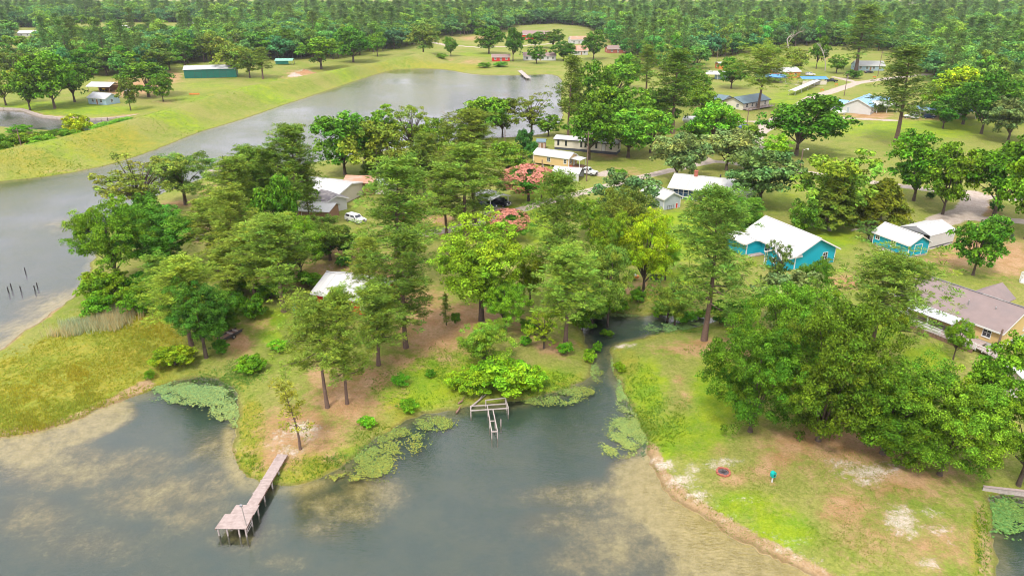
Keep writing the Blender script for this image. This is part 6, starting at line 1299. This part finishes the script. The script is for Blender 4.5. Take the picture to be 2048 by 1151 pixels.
# barrel in the dirt
g = G(2022, 480, .8); r = MB().tube((0, 0, -.05), (0, 0, .9), .32, n=14).tube((0, 0, .45), (0, 0, .5), .34, n=14).build('burn_barrel', 'dark_metal'); r.location = (g[0], g[1], gz(*g)); tag(r, 'dark rusty burn barrel on bare pinkish dirt', 'barrel')
# rolled mesh bale and turquoise chair by the red house
g = G(592, 626, .8); r = thing('lawn_chair', 'turquoise lawn chair on the grass left of the red house', 'chair', (g[0], g[1], gz(*g)), R(30)); MB().box(-.35, -.35, .38, .35, .35, .44).build('seat', 'turquoise', r); MB().hexa([(-.35, .3, .44), (.35, .3, .44), (.35, .36, .44), (-.35, .36, .44)], [(-.35, .55, 1.2), (.35, .55, 1.2), (.35, .61, 1.2), (-.35, .61, 1.2)]).build('backrest', 'turquoise', r); pier(r, ((-.3, -.3), (.3, -.3), (-.3, .3), (.3, .3)), 0, .38, .06, 'turquoise', 'leg')
# orange cones of clay by the road
for u, v, lb in ((1672, 172, 'orange roadside barrier by the upper road'), (1644, 182, 'orange roadside barrier opposite the long shelter'), (1748, 158, 'orange crate beside the leaning utility pole')):
    g = G(u, v, .8); r = thing('orange_barrier', lb, 'barrier', (g[0], g[1], gz(*g)), .3); MB().box(-.9, -.06, .5, .9, .06, .95).build('board', 'wall_orange', r)
    for s in (-.7, .7): MB().box(s-.06, -.4, 0, s+.06, .4, .08).box(s-.05, -.05, .08, s+.05, .05, 1.0).build('stand', 'wall_orange', r)

# heaps of earth and gravel
def heap(label, u, v, rx, ry, hh, mat, seed, cat='heap'):
    g = G(u, v, .8); rng = np.random.default_rng(seed); nr, na = 7, 18; V = [(0, 0, hh)]; F = []
    for i in range(1, nr+1):
        for k in range(na):
            a = k/na*6.283; t = i/nr; w_ = 1+.18*math.sin(3*a+seed)+.1*math.sin(5*a+2*seed); z = hh*(1-t)**1.2*(1+.25*rng.normal()) if i < nr else -.15
            V.append((math.cos(a)*rx*t*w_, math.sin(a)*ry*t*w_, z))
    for k in range(na): F.append((0, 1+k, 1+(k+1) % na))
    for i in range(nr-1):
        for k in range(na): b0 = 1+i*na; F.append((b0+k, b0+na+k, b0+na+(k+1) % na, b0+(k+1) % na))
    me = bpy.data.meshes.new('earth_heap'); me.from_pydata(V, [], F); me.materials.append(MAT[mat]); me.polygons.foreach_set('use_smooth', [True]*len(F))
    o = link('earth_heap', me); o.location = (g[0], g[1], gz(*g)); tag(o, label, cat)
plain('earth', (0.36, 0.20, 0.10, 1), 0.95, 0.3, 1.5, bump=.6, bscale=6); plain('gravel', (0.45, 0.38, 0.32, 1), 0.95, 0.3, 1.5, bump=.6, bscale=6)
heap('low mound of orange brown earth right of the turquoise gable wall', 1690, 574, 2.6, 1.6, .7, 'earth', 1)
heap('pale gravel heap at the foot of the embankment near the green carport', 590, 153, 4.5, 3.0, 1.6, 'gravel', 2); heap('larger brown gravel heap beside the pale one below the wood', 612, 147, 6.5, 3.0, 1.5, 'earth', 3)
# stone edging of the pond behind the embankment
pl = [G(u, v, .5) for u, v in ((-30, 217), (20, 217), (47, 219), (66, 226), (85, 232), (115, 235), (146, 237), (180, 238), (215, 237), (250, 234), (276, 230))]
c0 = pl[4]; ew = thing('pond_edging', 'low pale stone edging around the pond behind the embankment', 'edging', (c0[0], c0[1], 0))
for a_, b_ in zip(pl[:-1], pl[1:]):
    n_ = max(1, int(np.linalg.norm(b_-a_)/2.0))
    for k in range(n_):
        p_ = a_+(b_-a_)*(k+.03)/n_-c0; q_ = a_+(b_-a_)*(k+.97)/n_-c0; d_ = (q_-p_)/np.linalg.norm(q_-p_); s_ = np.array((-d_[1], d_[0]))*.45; z_ = .75+.05*(k % 3)
        b4 = [tuple(p_-s_)+(-.3,), tuple(q_-s_)+(-.3,), tuple(q_+s_)+(-.3,), tuple(p_+s_)+(-.3,)]
        MB().hexa(b4, [(x_, y_, z_) for x_, y_, _ in b4]).build('stone', 'stone', ew)

# ================================================================ air
m = bpy.data.materials.new('haze'); m.use_nodes = True; MAT['haze'] = m; m.node_tree.nodes.clear()
o_ = m.node_tree.nodes.new('ShaderNodeOutputMaterial'); pv = m.node_tree.nodes.new('ShaderNodeVolumePrincipled')
pv.inputs['Color'].default_value = (0.86, 0.92, 1.0, 1); pv.inputs['Density'].default_value = 0.00008; pv.inputs['Anisotropy'].default_value = 0.2
m.node_tree.links.new(pv.outputs[0], o_.inputs['Volume'])
tag(MB().box(-2700, -420, -3.2, 2700, 3300, 56).build('haze', 'haze'), kind='stuff')
